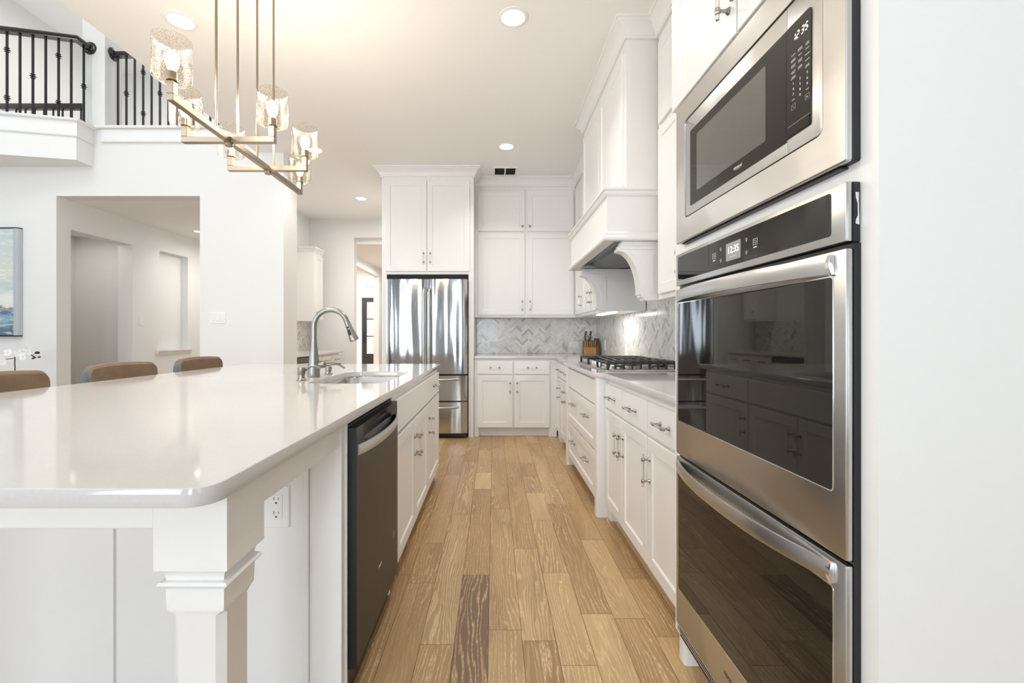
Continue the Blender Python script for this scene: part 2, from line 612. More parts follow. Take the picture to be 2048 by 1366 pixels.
def roundpoly(pts, rad, seg=6):
    out = []
    n = len(pts)
    for i in range(n):
        r = rad[i] if isinstance(rad, (list, tuple)) else rad
        p = Vector(pts[i])
        if r <= 0:
            out.append(tuple(p))
            continue
        a = (Vector(pts[i - 1]) - p).normalized()
        b = (Vector(pts[(i + 1) % n]) - p).normalized()
        ang = a.angle(b)
        d = r / math.tan(ang / 2)
        c = p + (a + b).normalized() * (r / math.sin(ang / 2))
        p0, p1 = p + a * d, p + b * d
        a0 = math.atan2(p0.y - c.y, p0.x - c.x)
        a1 = math.atan2(p1.y - c.y, p1.x - c.x)
        da = (a1 - a0 + PI) % (2 * PI) - PI
        for k in range(seg + 1):
            q = a0 + da * k / seg
            out.append((c.x + r * math.cos(q), c.y + r * math.sin(q)))
    return out

def rect(a0, a1, b0, b1):
    return [(a0, b0), (a1, b0), (a1, b1), (a0, b1)]

# facing maps: (u, v, w) -> world
def face_map(facing, P):
    if facing == '-Y':
        return lambda u, v, w: (u, P - w, v)
    if facing == '-X':
        return lambda u, v, w: (P - w, u, v)
    if facing == '+X':
        return lambda u, v, w: (P + w, u, v)
ROTZ = {'-Y': 0.0, '-X': -PI / 2, '+X': PI / 2}

# ---------------------------------------------------------------- handles and knobs (shared meshes)
def mk_handle_mesh():
    mb = MB()
    for z in (-.048, .048):
        mb.mi = 0
        mb.lathe([(.0105, 0), (.0105, .002), (.0055, .009), (.0048, .024)], (0, 0, z), (0, -1, 0), 12)
        mb.lathe([(.0068, -.0075), (.0078, -.0055), (.0078, .0055), (.0068, .0075)], (0, -.031, z), (0, 0, 1), 12)
    mb.mi = 1
    mb.lathe([(.0045, -.073), (.0052, -.072), (.0052, .072), (.0045, .073)], (0, -.031, 0), (0, 0, 1), 10)
    o = mb.build('handle', ['chrome', 'acrylic'])
    me = o.data
    bpy.data.objects.remove(o)
    return me
HANDLE = mk_handle_mesh()

def mk_knob_mesh():
    mb = MB()
    mb.lathe([(.011, 0), (.011, .002), (.005, .006), (.005, .012)], (0, 0, 0), (0, -1, 0), 12)
    mb.mi = 1
    mb.lathe([(.009, .012), (.0165, .019), (.0165, .025), (.010, .031)], (0, 0, 0), (0, -1, 0), 8)
    o = mb.build('knob', ['chrome', 'acrylic'], smooth=False)
    me = o.data
    bpy.data.objects.remove(o)
    return me
KNOB = mk_knob_mesh()

def put(me, name, parent, pos, facing, horiz=False):
    o = bpy.data.objects.new(name, me)
    COL.objects.link(o)
    o.parent = parent
    o.location = Vector(pos) - WLOC(parent)
    R = Matrix.Rotation(ROTZ[facing], 3, 'Z')
    if horiz:
        R = R @ Matrix.Rotation(PI / 2, 3, 'Y')
    o.rotation_euler = R.to_euler()
    return o

def front(name, parent, facing, P, u0, u1, z0, z1, t=.02, stile=.058, handle=None, mat='cab'):
    """door / drawer front with its handle; handle = list of (kind, u, z)"""
    mp = face_map(facing, P)
    d = MB().panel(mp, u0, u1, z0, z1, t, stile).build(name, mat, parent)
    for h in handle or []:
        kind, u, z = h
        put(KNOB if kind == 'k' else HANDLE, 'knob' if kind == 'k' else 'handle', d, mp(u, z, t + .0003), facing, kind == 'h')
    return d

def text_mesh(body, size, shear=0.0, align='CENTER', extrude=.0002):
    cu = bpy.data.curves.new('print', 'FONT')
    cu.body = body
    cu.size = size
    cu.shear = shear
    cu.align_x = align
    cu.align_y = 'CENTER'
    cu.extrude = extrude
    o = bpy.data.objects.new('print', cu)
    COL.objects.link(o)
    dg = bpy.context.evaluated_depsgraph_get()
    me = bpy.data.meshes.new_from_object(o.evaluated_get(dg))
    bpy.data.objects.remove(o)
    return me

def text(name, body, size, parent, pos, facing, mat, shear=0.0):
    me = text_mesh(body, size, shear)
    me.materials.clear()
    me.materials.append(M[mat])
    o = bpy.data.objects.new(name, me)
    COL.objects.link(o)
    o.parent = parent
    o.location = Vector(pos) - WLOC(parent)
    o.rotation_euler = (PI / 2, 0, ROTZ[facing])
    return o
# ================================================================== ROOM SHELL
CEIL = 3.04
# ---- floor: oak planks, each board its own face with its own tone
HC = 1.153
def fy(py):
    return HC * 910 / (py - 670.3)
KNOWN = {  # joints along the run of each row of boards (distance from the camera) and the tone of the board before each
    0: ([fy(1259.6), fy(1018.4), fy(919), fy(896)], [.62, .62, .5, .45, .5]),
    1: ([fy(1097), fy(955), fy(926)], [.78, .42, .36, .55]),
    2: ([fy(1331), fy(1145), fy(1040.7), fy(985.5)], [.82, .72, .60, .78, .62]),
    3: ([fy(1227.6), fy(1008), fy(968), fy(912)], [.80, .36, .85, .62, .5]),
    4: ([fy(1079.5), fy(947)], [.66, .5, .5]),
    5: ([fy(1273), fy(1157), fy(1137), fy(1000)], [.62, .5, .28, .36, .4]),
    -1: ([fy(1150), fy(978), fy(945)], [.15, .42, .98, .5]),
    -2: ([fy(1289), fy(1029), fy(922.6)], [.5, .74, .64, .38]),
    -3: ([fy(1166), fy(1086), fy(950)], [.44, .38, .50, .28]),
    -4: ([fy(1149.5), fy(990)], [.40, .45, .42]),
}
def floor():
    rnd = random.Random(11)
    bm = bmesh.new()
    ly = bm.loops.layers.float_color.new('tone')
    W, g = .1274, .0008
    k0, k1 = int(math.floor((-6.6 + .02) / W)), int(math.ceil((3.1 + .02) / W))
    for k in range(k0, k1):
        x0 = -.02 + W * k
        js, tones = KNOWN.get(k, ([], []))
        js = list(js)
        ys, ts = [], []
        if js:
            y = js[0]
            pre = []
            while y > -3.2:
                y -= rnd.uniform(.7, 1.2)
                pre.append(y)
            ys = pre[::-1] + js
            ts = [rnd.uniform(.35, .8) for _ in pre] + tones
        else:
            y = -3.2 - rnd.uniform(0, 1)
            ys = [y]
        while ys[-1] < 13.3:
            ys.append(ys[-1] + rnd.choice([.42, .6, .8, 1.0, 1.2]) * rnd.uniform(.9, 1.1))
        for i in range(len(ys) - 1):
            t = ts[i + 1] if (js and i + 1 < len(ts)) else rnd.choice([.3, .42, .5, .55, .6, .7, .85])
            gr = 1.0 if t < .2 else rnd.choice([0, 0, .1, .2, .3])
            vs = [bm.verts.new(p) for p in ((x0 + g, ys[i] + g, 0), (x0 + W - g, ys[i] + g, 0), (x0 + W - g, ys[i + 1] - g, 0), (x0 + g, ys[i + 1] - g, 0))]
            f = bm.faces.new(vs)
            s = rnd.random()
            for l in f.loops:
                l[ly] = (t, s, gr, 1)
    f = bm.faces.new([bm.verts.new(p) for p in ((-6.8, -3.2, -.0012), (3.3, -3.2, -.0012), (3.3, 13.4, -.0012), (-6.8, 13.4, -.0012))])
    f.material_index = 1
    me = bpy.data.meshes.new('floor')
    bm.to_mesh(me)
    bm.free()
    me.materials.append(M['floor'])
    me.materials.append(M['subfloor'])
    o = bpy.data.objects.new('floor', me)
    COL.objects.link(o)
    o['kind'] = 'structure'
floor()

# ---- ceilings
struct('ceiling', MB().box(-2.45, 3.15, -3.0, 4.7, CEIL, CEIL + .12).box(-2.17, 1.47, 4.7, 5.02, CEIL, CEIL + .12).box(-3.15, 1.47, 5.02, 7.4, CEIL, CEIL + .12), 'ceiling')
struct('ceiling_hall', MB().box(-4.70, -3.15, 4.86, 8.6, 2.59, 2.71), 'ceiling')
struct('ceiling_upper', MB().box(-6.6, -2.3, -3.15, 8.2, 5.75, 5.87), 'ceiling')
struct('ceiling_foyer', MB().box(-6.6, -1.0, 7.55, 13.2, 3.04, 3.16).box(-2.6, -1.0, 7.55, 13.0, 2.66, 2.74), 'ceiling')

# ---- walls
def wall(name, *boxes):
    mb = MB()
    for b in boxes:
        mb.box(*b)
    return struct(name, mb, 'wall')
wall('wall_right', (1.32, 1.47, .90, 5.95, 0, CEIL))
wall('wall_kitchen', (-1.27, 1.32, 5.80, 5.95, 0, CEIL), (-1.27, -1.15, 5.95, 7.4, 0, CEIL))
# end wall beside the oven cabinet, facing the camera
wall('wall_oven_end', (1.32, 3.0, .7745, .92, 0, CEIL))
wall('wall_breakfast', (3.0, 3.15, -3.0, .92, 0, CEIL))
# dining wall with the hall opening below and the two overlooks above
DY0, DY1 = 4.70, 4.86
wall('wall_dining',
     (-6.6, -4.516, DY0, DY1, 0, 2.90), (-4.516, -3.034, DY0, DY1, 2.59, 2.90), (-3.034, -2.17, DY0, 5.02, 0, CEIL),
     (-6.6, -3.034, DY0, DY1, 2.90, 3.27), (-3.034, -2.17, DY0, DY1, CEIL, 3.27),
     (-4.248, -4.015, DY0, 4.92, 3.27, 5.75), (-2.45, -2.17, DY0, 4.92, 3.27, 5.75),
     (-6.6, -2.45, DY0, 4.92, 5.55, 5.75))
wall('wall_rim', (-2.45, -2.30, -3.0, 4.70, CEIL + .12, 5.75))
# back wall (behind the camera); dark paint and narrow windows shaped for fridge reflections
wxs = (-4.9, -2.6, -.3, 2.0)
bx = [(-6.6, 3.15, -3.15, -3.0, 0, .45), (-6.6, 3.15, -3.15, -3.0, 2.65, CEIL), (-6.6, -2.45, -3.15, -3.0, CEIL, 3.5), (-6.6, -2.45, -3.15, -3.0, 5.3, 5.75), (-6.6, -5.8, -3.15, -3.0, 3.5, 5.3), (-3.2, -2.45, -3.15, -3.0, 3.5, 5.3)]
e = [-6.6]
for w in wxs:
    e += [w - .45, w + .45]
e.append(3.15)
for i in range(0, len(e), 2):
    bx.append((e[i], e[i + 1], -3.15, -3.0, .45, 2.65))
struct('wall_back', [m.box(*q) for m in [MB()] for q in bx][-1], 'reflect_dark')
# left wall of the two-storey room with two tall windows
bx = [(-6.65, -6.5, -3.0, 4.7, 0, .6), (-6.65, -6.5, -3.0, 4.7, 5.2, 5.75)]
e = [-3.0, -2.35, -.45, .65, 2.55, 4.7]
for i in range(0, 6, 2):
    bx.append((-6.65, -6.5, e[i], e[i + 1], .6, 5.2))
wall('wall_left', *bx)
def window(name, facing, P, u0, u1, z0, z1, nu, nz):
    mp = face_map(facing, P)
    def bar(mb, a0, a1, b0, b1, d=.05):
        p, q = mp(a0, b0, -d), mp(a1, b1, 0)
        mb.box(min(p[0], q[0]), max(p[0], q[0]), min(p[1], q[1]), max(p[1], q[1]), b0, b1)
    mb = MB()
    f = .05
    bar(mb, u0, u0 + f, z0, z1); bar(mb, u1 - f, u1, z0, z1)
    bar(mb, u0 + f, u1 - f, z0, z0 + f); bar(mb, u0 + f, u1 - f, z1 - f, z1)
    for i in range(1, nu):
        c = u0 + (u1 - u0) * i / nu
        bar(mb, c - .015, c + .015, z0 + f, z1 - f, .03)
    for i in range(1, nz):
        c = z0 + (z1 - z0) * i / nz
        bar(mb, u0 + f, u1 - f, c - .015, c + .015, .028)
    o = struct(name, mb, 'trim')
    g = MB()
    bar(g, u0 + f, u1 - f, z0 + f, z1 - f, .006)
    g.build('pane', 'glass', o)
for i, w in enumerate(wxs):
    window('window_%d' % (i + 1), '-Y', -3.10, w - .45, w + .45, .45, 2.65, 1, 3)
window('window_8', '-Y', -3.10, -5.8, -3.2, 3.5, 5.3, 3, 2)  # unseen upper window added to go with its balcony fill light
window('window_5', '+X', -6.58, -2.35, -.45, .6, 5.2, 2, 4)
window('window_6', '+X', -6.58, .65, 2.55, .6, 5.2, 2, 4)

# hall behind the dining wall: opening, niche with its ledge
HX = -4.516
wall('wall_hall',
     (-4.70, HX, 4.86, 5.69, 2.28, 2.59), (-4.70, HX, 5.69, 6.15, 0, 2.59),
     (-4.70, HX, 6.15, 6.72, 0, .95), (-4.70, HX, 6.15, 6.72, 2.30, 2.59), (-4.70, HX - .10, 6.15, 6.72, .95, 2.30),
     (-4.70, HX, 6.72, 8.6, 0, 2.59), (-4.70, -3.15, 8.6, 8.72, 0, 2.71),
     (-5.62, -5.52, 4.86, 8.72, 0, 2.71), (-5.52, -4.70, 6.0, 6.1, 0, 2.71))
struct('ceiling_room', MB().box(-5.52, -4.70, 4.86, 6.0, 2.45, 2.55), 'ceiling')
led = MB()
prof = [(0, .885), (.010, .885), (.012, .90), (.020, .915), (.022, .93), (.045, .935), (.045, .955), (0, .955)]
led.sweep([(HX, 6.78), (HX, 6.09)], prof, side=1)
struct('trim_1', led, 'trim')

# pantry behind the dining wall
wall('wall_pantry', (-3.15, -3.0, 5.02, 7.4, 0, CEIL), (-3.15, -2.27, 7.40, 7.55, 0, CEIL + .1),
     (-2.27, -1.15, 7.40, 7.55, 2.74, CEIL + .1), (-1.30, -1.15, 7.40, 7.55, 0, 2.74))
# corridor beyond, its opening to the foyer, and the foyer
wall('wall_corridor', (-2.72, -2.6, 10.3, 13.0, 0, 2.66), (-2.72, -2.6, 7.55, 10.3, 2.47, 2.66), (-1.3, -1.15, 7.55, 13.0, 0, 2.66),
     (-2.72, -2.6, 7.55, 13.0, 2.66, 3.04), (-2.6, -1.15, 12.9, 13.0, 0, 2.66))
wall('wall_foyer', (-6.6, -3.78, 13.0, 13.15, 0, 3.04), (-2.78, -1.15, 13.0, 13.15, 0, 3.04), (-3.78, -2.78, 13.0, 13.15, 2.24, 2.45),
     (-3.78, -2.78, 13.0, 13.15, 2.85, 3.04), (-6.7, -6.6, 7.55, 13.15, 0, 3.16))
# upstairs landing
wall('wall_landing', (-6.6, -2.17, 8.0, 8.15, 2.9, 5.75), (-2.30, -2.17, 4.92, 8.0, 3.27, 5.75), (-6.7, -6.6, 4.7, 8.15, 2.9, 5.75))
struct('floor_landing', MB().box(-6.6, -3.15, 4.86, 8.0, 2.72, 3.27).box(-3.15, -2.31, 5.03, 8.0, 3.17, 3.27), 'trim')

# overlook sill on the right
sl = MB()
sl.box(-4.04, -2.46, DY0 - .022, DY0, 3.135, 3.27)
sl.sweep([(-2.46, DY0), (-4.04, DY0)], [(.022, 3.135), (.032, 3.14), (.032, 3.15), (.022, 3.16)], side=1)
sl.sweep([(-2.45, DY0), (-4.075, DY0)], [(-.15, 3.272), (.055, 3.272), (.06, 3.28), (.06, 3.288), (.055, 3.296), (-.15, 3.296)], side=1)
struct('trim_2', sl, 'trim')

# balcony bump-out on the left: curved front, square end
def balcony():
    arc = []
    x0, y0 = -4.135, 4.51
    n = 14
    for i in range(n + 1):
        t = i / n
        x = x0 - 2.2 * t
        y = y0 - .30 * math.sin(min(1, t * 1.1) * PI / 2) ** 1.0 * 1.0
        arc.append((x, y))
    end = arc[-1]
    poly = [(-4.135, DY0)] + arc + [(end[0], DY0)]
    mb = MB()
    mb.prism(poly, 2.89, 3.26, 'z')
    path = [(-4.135, DY0)] + arc
    # fascia band and nosing follow the curve
    mb.sweep(path, [(0, 3.115), (.016, 3.115), (.022, 3.125), (.016, 3.135), (.016, 3.262), (0, 3.262)], side=1)
    mb.sweep(path, [(-.10, 3.262), (.042, 3.262), (.05, 3.27), (.05, 3.278), (.042, 3.288), (-.10, 3.288)], side=1)
    struct('balcony_floor', mb, 'trim')
    return path
BALC = balcony()
struct('trim_3', MB().box(-6.6, -4.2, 4.56, 4.74, 3.262, 3.282), 'trim')

# ---- railings
def knuckle(mb, x, y, z):
    mb.lathe([(.008, -.030), (.012, -.026), (.024, -.019), (.012, -.012), (.012, -.009), (.030, 0), (.012, .009), (.012, .012), (.024, .019), (.012, .026), (.008, .030)], (x, y, z), (0, 0, 1), 4)

def baluster(parent, x, y, z0, z1, knots):
    mb = MB()
    r = .0075
    mb.box(x - r, x + r, y - r, y + r, z0, z1)
    for k in knots:
        knuckle(mb, x, y, k)
    mb.build('baluster', 'iron', parent)

def rail_profile():
    return [(-.030, 0), (-.030, .012), (-.024, .020), (-.032, .032), (-.026, .048), (-.010, .056), (.010, .056), (.026, .048), (.032, .032), (.024, .020), (.030, .012), (.030, 0)]

def railing():
    t = thing('balcony_railing', 'black railing with knuckled iron balusters on the curved white balcony', 'railing', (-4.6, 4.5, 3.288))
    inner = [(p[0] - .0, p[1]) for p in BALC]
    off = [(-4.165, 4.70), (-4.165, 4.545)] + [(p[0] - .01, p[1] + .035) for p in BALC[3:]]
    mb = MB()
    mb.sweep(off, [(a, 4.085 + b) for a, b in rail_profile()], side=-1)
    mb.build('handrail', 'railwood', t)
    MB().lathe([(.062, 0), (.066, .006), (.058, .016), (.044, .020), (.036, .030)], (-4.165, 4.70, 4.113), (0, -1, 0), 24).build('rosette', 'railwood', t)
    d = [Vector(p) for p in off[1:]]
    # walk along the front and drop a baluster every 10.5 cm
    L = [0]
    for a, b in zip(d, d[1:]):
        L.append(L[-1] + (b - a).length)
    s, i, k = .045, 0, 0
    baluster(t, -4.165, 4.625, 3.288, 4.10, [3.68])
    while s < L[-1] - .05 and s < 1.3:
        while L[i + 1] < s:
            i += 1
        p = d[i].lerp(d[i + 1], (s - L[i]) / (L[i + 1] - L[i]))
        ks = {0: [], 1: [3.455, 3.92], 2: [], 3: [3.69]}[k % 4]
        baluster(t, p.x, p.y, 3.288, 4.10, ks)
        s += .105
        k += 1
railing()

def railing_right():
    t = thing('overlook_railing', 'black iron railing on the white ledge above the wide hall opening', 'railing', (-3.3, 4.78, 3.296))
    y = 4.80
    mb = MB()
    mb.sweep([(-4.015, y), (-2.45, y)], [(a, 4.085 + b) for a, b in rail_profile()], side=1)
    mb.build('handrail', 'railwood', t)
    MB().lathe([(.062, 0), (.066, .006), (.058, .016), (.044, .020), (.036, .030)], (-4.015, y, 4.113), (1, 0, 0), 24).build('rosette', 'railwood', t)
    x, k = -3.962, 0
    while x < -2.5:
        ks = {0: [], 1: [3.70], 2: [], 3: [3.49, 3.925]}[k % 4]
        baluster(t, x, y, 3.296, 4.10, ks)
        x += .0885
        k += 1
railing_right()

def stair_rail():
    t = thing('stair_railing', 'low black railing across the landing, behind the curved balcony railing', 'railing', (-5.0, 6.0, 3.27))
    MB().box(-6.5, -5.27, 5.96, 6.03, 4.12, 4.195, .012, 2).build('handrail', 'railwood', t)
    x = -5.31
    while x > -6.4:
        MB().box(x - .0075, x + .0075, 5.985, 6.0, 3.27, 4.13).build('baluster', 'iron', t)
        x -= .122
stair_rail()

# ---- crown moulding along all the cabinets
CP = [(-.01, 2.935), (.013, 2.935), (.013, 2.950), (.020, 2.956), (.024, 2.972), (.050, 3.005), (.066, 3.014), (.066, 3.022), (.078, 3.026), (.078, CEIL), (-.01, CEIL)]
cm = MB()
cm.sweep([(-1.262, 5.80), (-1.262, 5.13), (-.226, 5.13), (-.226, 5.46), (.985, 5.46), (.985, 4.03), (.80, 4.03), (.80, 2.745), (.985, 2.745), (.985, 1.66)], CP, side=-1)
struct('trim_4', cm, 'cab')
cm = MB()
cm.sweep([(1.0, 1.64), (.655, 1.64), (.655, .80)], CP, side=-1)
struct('trim_5', cm, 'cab')

# ---- herringbone marble backsplash
def herring(u0, u1, v0, v1, seed):
    """45-degree herringbone tiles clipped to a rectangle -> list of polygons"""
    L, W, g = .104, .026, .0009
    rnd = random.Random(seed)
    c = math.sqrt(.5)
    out = []
    def clip(poly):
        for ax, lim, sg in ((0, u0, 1), (0, u1, -1), (1, v0, 1), (1, v1, -1)):
            res = []
            for i in range(len(poly)):
                a, b = poly[i - 1], poly[i]
                da, db = (a[ax] - lim) * sg, (b[ax] - lim) * sg
                if (da >= 0) != (db >= 0):
                    t = da / (da - db)
                    res.append((a[0] + (b[0] - a[0]) * t, a[1] + (b[1] - a[1]) * t))
                if db >= 0:
                    res.append(b)
            poly = res
            if not poly:
                return None
        return poly
    span = max(u1 - u0, v1 - v0) + .5
    n = int(span * 1.5 / W)
    # in the rotated frame: tile A (L x W) at (i*W, i*W) shifted along the diagonal by 2L steps, tile B stands at its end
    for j in range(-int(span / L) - 2, int(span / L) + 3):
        for i in range(-n, n):
            ox, oy = i * W + j * L, i * W - j * L
            for (a0, a1, b0, b1) in ((ox, ox + L, oy, oy + W), (ox - W, ox, oy, oy + L)):
                q = [(a0 + g, b0 + g), (a1 - g, b0 + g), (a1 - g, b1 - g), (a0 + g, b1 - g)]
                q = [((x - y) * c + u0, (x + y) * c + v0 - .3) for x, y in q]
                if max(p[0] for p in q) < u0 or min(p[0] for p in q) > u1 or max(p[1] for p in q) < v0 or min(p[1] for p in q) > v1:
                    continue
                p = clip(q)
                if p and len(p) > 2:
                    tone = rnd.choice([.15, .4, .6, .7, .75, .8, .85, .9, 1, 1])
                    out.append((p, tone, rnd.random()))
    return out

def splash(name, label, facing, P, u0, u1, v0, v1, seed, extra=()):
    mp = face_map(facing, P)
    bm = bmesh.new()
    ly = bm.loops.layers.float_color.new('tone')
    for rc in ((u0, u1, v0, v1),) + tuple(extra):
        for p, tone, s in herring(*rc, seed):
            vs = [bm.verts.new(mp(a, b, .009)) for a, b in p]
            try:
                f = bm.faces.new(vs)
            except ValueError:
                continue
            for l in f.loops:
                l[ly] = (tone, s, 0, 1)
        vs = [bm.verts.new(mp(a, b, w)) for w in (.0005, .0082) for a, b in rect(rc[0], rc[1], rc[2], rc[3])]
        for q in ((4, 5, 6, 7), (0, 1, 5, 4), (1, 2, 6, 5), (2, 3, 7, 6), (3, 0, 4, 7)):
            f = bm.faces.new([vs[i] for i in q])
            f.material_index = 1
    bmesh.ops.recalc_face_normals(bm, faces=bm.faces)
    for f in bm.faces:
        if f.normal.dot(Vector(mp(0, 0, 1)) - Vector(mp(0, 0, 0))) < -.5:
            f.normal_flip()
    me = bpy.data.meshes.new(name)
    bm.to_mesh(me)
    bm.free()
    me.materials.append(M['tile'])
    me.materials.append(M['grout'])
    o = bpy.data.objects.new(name, me)
    COL.objects.link(o)
    tag(o, label, 'backsplash')
splash('tile_backsplash', 'herringbone marble backsplash on the back wall behind the knife block', '-Y', 5.80, -.222, 1.309, .917, 1.3655, 3)
splash('tile_backsplash', 'herringbone marble backsplash on the right wall behind the gas cooktop', '-X', 1.32, 1.645, 5.79, .917, 1.3655, 4, ((2.845, 3.90, 1.3665, 1.75),))
splash('tile_backsplash', 'strip of marble backsplash in the pantry behind the tall faucet', '+X', -3.0, 5.05, 7.395, .917, 1.365, 5)

# ---- recessed lights, vent
def downlight(x, y, z, label, r=.083, power=5.2):
    t = thing('recessed_light', label, 'light', (x, y, z), 'recessed ceiling lights')
    MB().lathe([(r * .80, 0), (r * .80, -.004), (r * .86, -.007), (r * 1.06, -.004), (r * 1.06, 0)], (x, y, z), (0, 0, 1), 32, caps=False).build('trim_ring', 'trim', t)
    MB().lathe([(0, -.0015), (r * .8, -.0015), (r * .8, -.0005), (0, -.0005)], (x, y, z), (0, 0, 1), 32).build('diffuser', 'lamp', t)
    d = bpy.data.lights.new('lamp', 'AREA')
    d.shape = 'DISK'
    d.size = r * 1.5
    d.energy = power
    d.color = (1, .965, .925)
    d.spread = 2.1
    l = bpy.data.objects.new('lamp', d)
    l.location = (0, 0, -.009)
    l.parent = t
    COL.objects.link(l)
downlight(.115, 2.70, CEIL, 'large round recessed light at the top of the photo, above the aisle')
downlight(.128, 4.55, CEIL, 'small round recessed light in front of the ceiling vent')
downlight(-1.83, 6.28, CEIL, 'round recessed light left of the crown above the refrigerator cabinet')
downlight(-1.82, 4.64, CEIL, 'round recessed light half hidden behind the far glass shades of the chandelier', power=3)
downlight(-1.878, 2.73, CEIL, 'large round recessed light directly above the nearest chandelier shade')
downlight(-4.09, 6.30, 2.59, 'recessed light at the right edge of the hall ceiling seen through the wide opening', .06, 1.2)
downlight(.1, .4, CEIL, 'recessed light above the near end of the aisle', power=3.5)
downlight(-1.9, .4, CEIL, 'recessed light above the near end of the island', power=2.5)

t = thing('ceiling_vent', 'white ceiling air vent with two dark louvred panels', 'vent', (.13, 5.23, CEIL))
mb = MB()
for b in ((-.012, .272, 5.10, 5.125), (-.012, .272, 5.335, 5.36), (-.012, .012, 5.125, 5.335), (.248, .272, 5.125, 5.335), (.123, .137, 5.125, 5.335)):
    mb.box(b[0], b[1], b[2], b[3], CEIL - .010, CEIL)
mb.build('frame', 'trim', t)
MB().box(.0125, .2475, 5.1255, 5.3345, CEIL - .002, CEIL - .0005).build('backing', 'void', t)
mb = MB()
for xa, xb in ((.0125, .1225), (.1375, .2475)):
    for i in range(7):
        y = 5.14 + i * .03
        mb.prism([(y, CEIL - .009), (y + .004, CEIL - .009), (y + .014, CEIL - .003), (y + .010, CEIL - .003)], xa, xb, 'x')
mb.build('louvre', 'grey', t)

# ---- switches and outlets
def plate(name, label, cat, facing, P, u, z, gangs=1, outlet=False, horiz=False, s=1.0, w=None):
    mp = face_map(facing, P)
    W, H = (.070 + .046 * (gangs - 1)) * s, .1145 * s
    t = thing(name, label, cat, mp(u, z, 0))
    if horiz:
        W, H = H, W
    MB().panel(mp, u - W / 2, u + W / 2, z - H / 2, z + H / 2, .0055 * s, 0, bev=.002).build('cover_plate', 'plate', t)
    for g in range(gangs):
        c = u + (g - (gangs - 1) / 2) * .046 * s
        a, b = .0165 * s, .0335 * s
        if horiz:
            a, b = b, a
        o = MB().panel(mp, c - a, c + a, z - b, z + b, .0075 * s, 0, bev=.001).build('receptacle' if outlet else 'rocker', 'plate', t)
        if outlet:
            for dz in (-.019 * s, .019 * s):
                def slot(du, dv, wu, wv):
                    if horiz:
                        du, dv, wu, wv = dv, du, wv, wu
                    h = MB()
                    if horiz:
                        h.panel(mp, c + dz + du - wu, c + dz + du + wu, z + dv - wv, z + dv + wv, .0078 * s, 0, bev=.0002)
                    else:
                        h.panel(mp, c + du - wu, c + du + wu, z + dz + dv - wv, z + dz + dv + wv, .0078 * s, 0, bev=.0002)
                    h.build('slot', 'black', o)
                slot(-.0062 * s, .004 * s, .0009 * s, .0042 * s)
                slot(.0062 * s, .004 * s, .0009 * s, .0036 * s)
                slot(0, -.0075 * s, .0024 * s, .0024 * s)
        else:
            MB().panel(mp, c - a * .8, c + a * .8, z - b * .85, z - b * .80, .0082 * s, 0, bev=.0002).build('edge', 'grey_text', o)
    return t
plate('light_switch', 'white three-gang light switch on the wall between the hall opening and the pantry', 'light switch', '-Y', DY0, -2.845, 1.331, 3)
plate('light_switch', 'single white light switch on the hall wall beside the recessed niche', 'light switch', '+X', HX, 5.83, 1.335, 1)
plate('wall_outlet', 'white outlet on the back marble backsplash nearest the refrigerator', 'outlet', '-Y', 5.791, .01, 1.035, 1, True, True)
plate('wall_outlet', 'white outlet on the marble backsplash directly left of the knife block', 'outlet', '-Y', 5.791, 1.02, 1.035, 1, True, True)
plate('wall_outlet', 'thin white outlet on the right marble wall just right of the knife block', 'outlet', '-X', 1.311, 5.36, 1.035, 1, True)
plate('wall_outlet', 'white outlet on the right marble wall above the middle of the cooktop', 'outlet', '-X', 1.311, 4.50, 1.005, 1, True)
plate('wall_outlet', 'white outlet on the pantry marble strip left of the tall faucet', 'outlet', '+X', -2.991, 7.05, 1.06, 1, True)
# ================================================================== RIGHT RUN, BACK RUN
DZ0, DZ1, WZ0, WZ1 = .098, .688, .704, .852     # base doors, drawers
XD, XF = .702, .722                              # base fronts / face frames on the right wall

def toe(mb_parent, boxes):
    m = MB()
    for b in boxes:
        m.box(*b)
    m.build('toe_kick', 'cab', mb_parent)

# ---- base cabinet nearest the oven
t = thing('base_cabinet', 'white base cabinet of three drawers over three doors beside the wall oven', 'cabinet', (1.0, 2.25, 0))
MB().box(XF, 1.31, 1.645, 2.875, .088, .883).build('cabinet_body', 'cab', t)
toe(t, [(XF + .065, XF + .08, 1.645, 2.81, 0, .088), (XF, XF + .08, 2.81, 2.872, 0, .088, .002)])
for i, (u0, u1) in enumerate(((2.512, 2.868), (2.092, 2.500), (1.652, 2.080))):
    front('drawer', t, '-X', XF, u0, u1, WZ0, WZ1, stile=0, handle=[('h', (u0 + u1) / 2, .778)])
for i, (u0, u1, hu) in enumerate(((2.507, 2.868, 2.54), (2.092, 2.500, 2.467), (1.652, 2.080, 2.045))):
    front('door', t, '-X', XF, u0, u1, DZ0, DZ1, handle=[('v', hu, .545)])

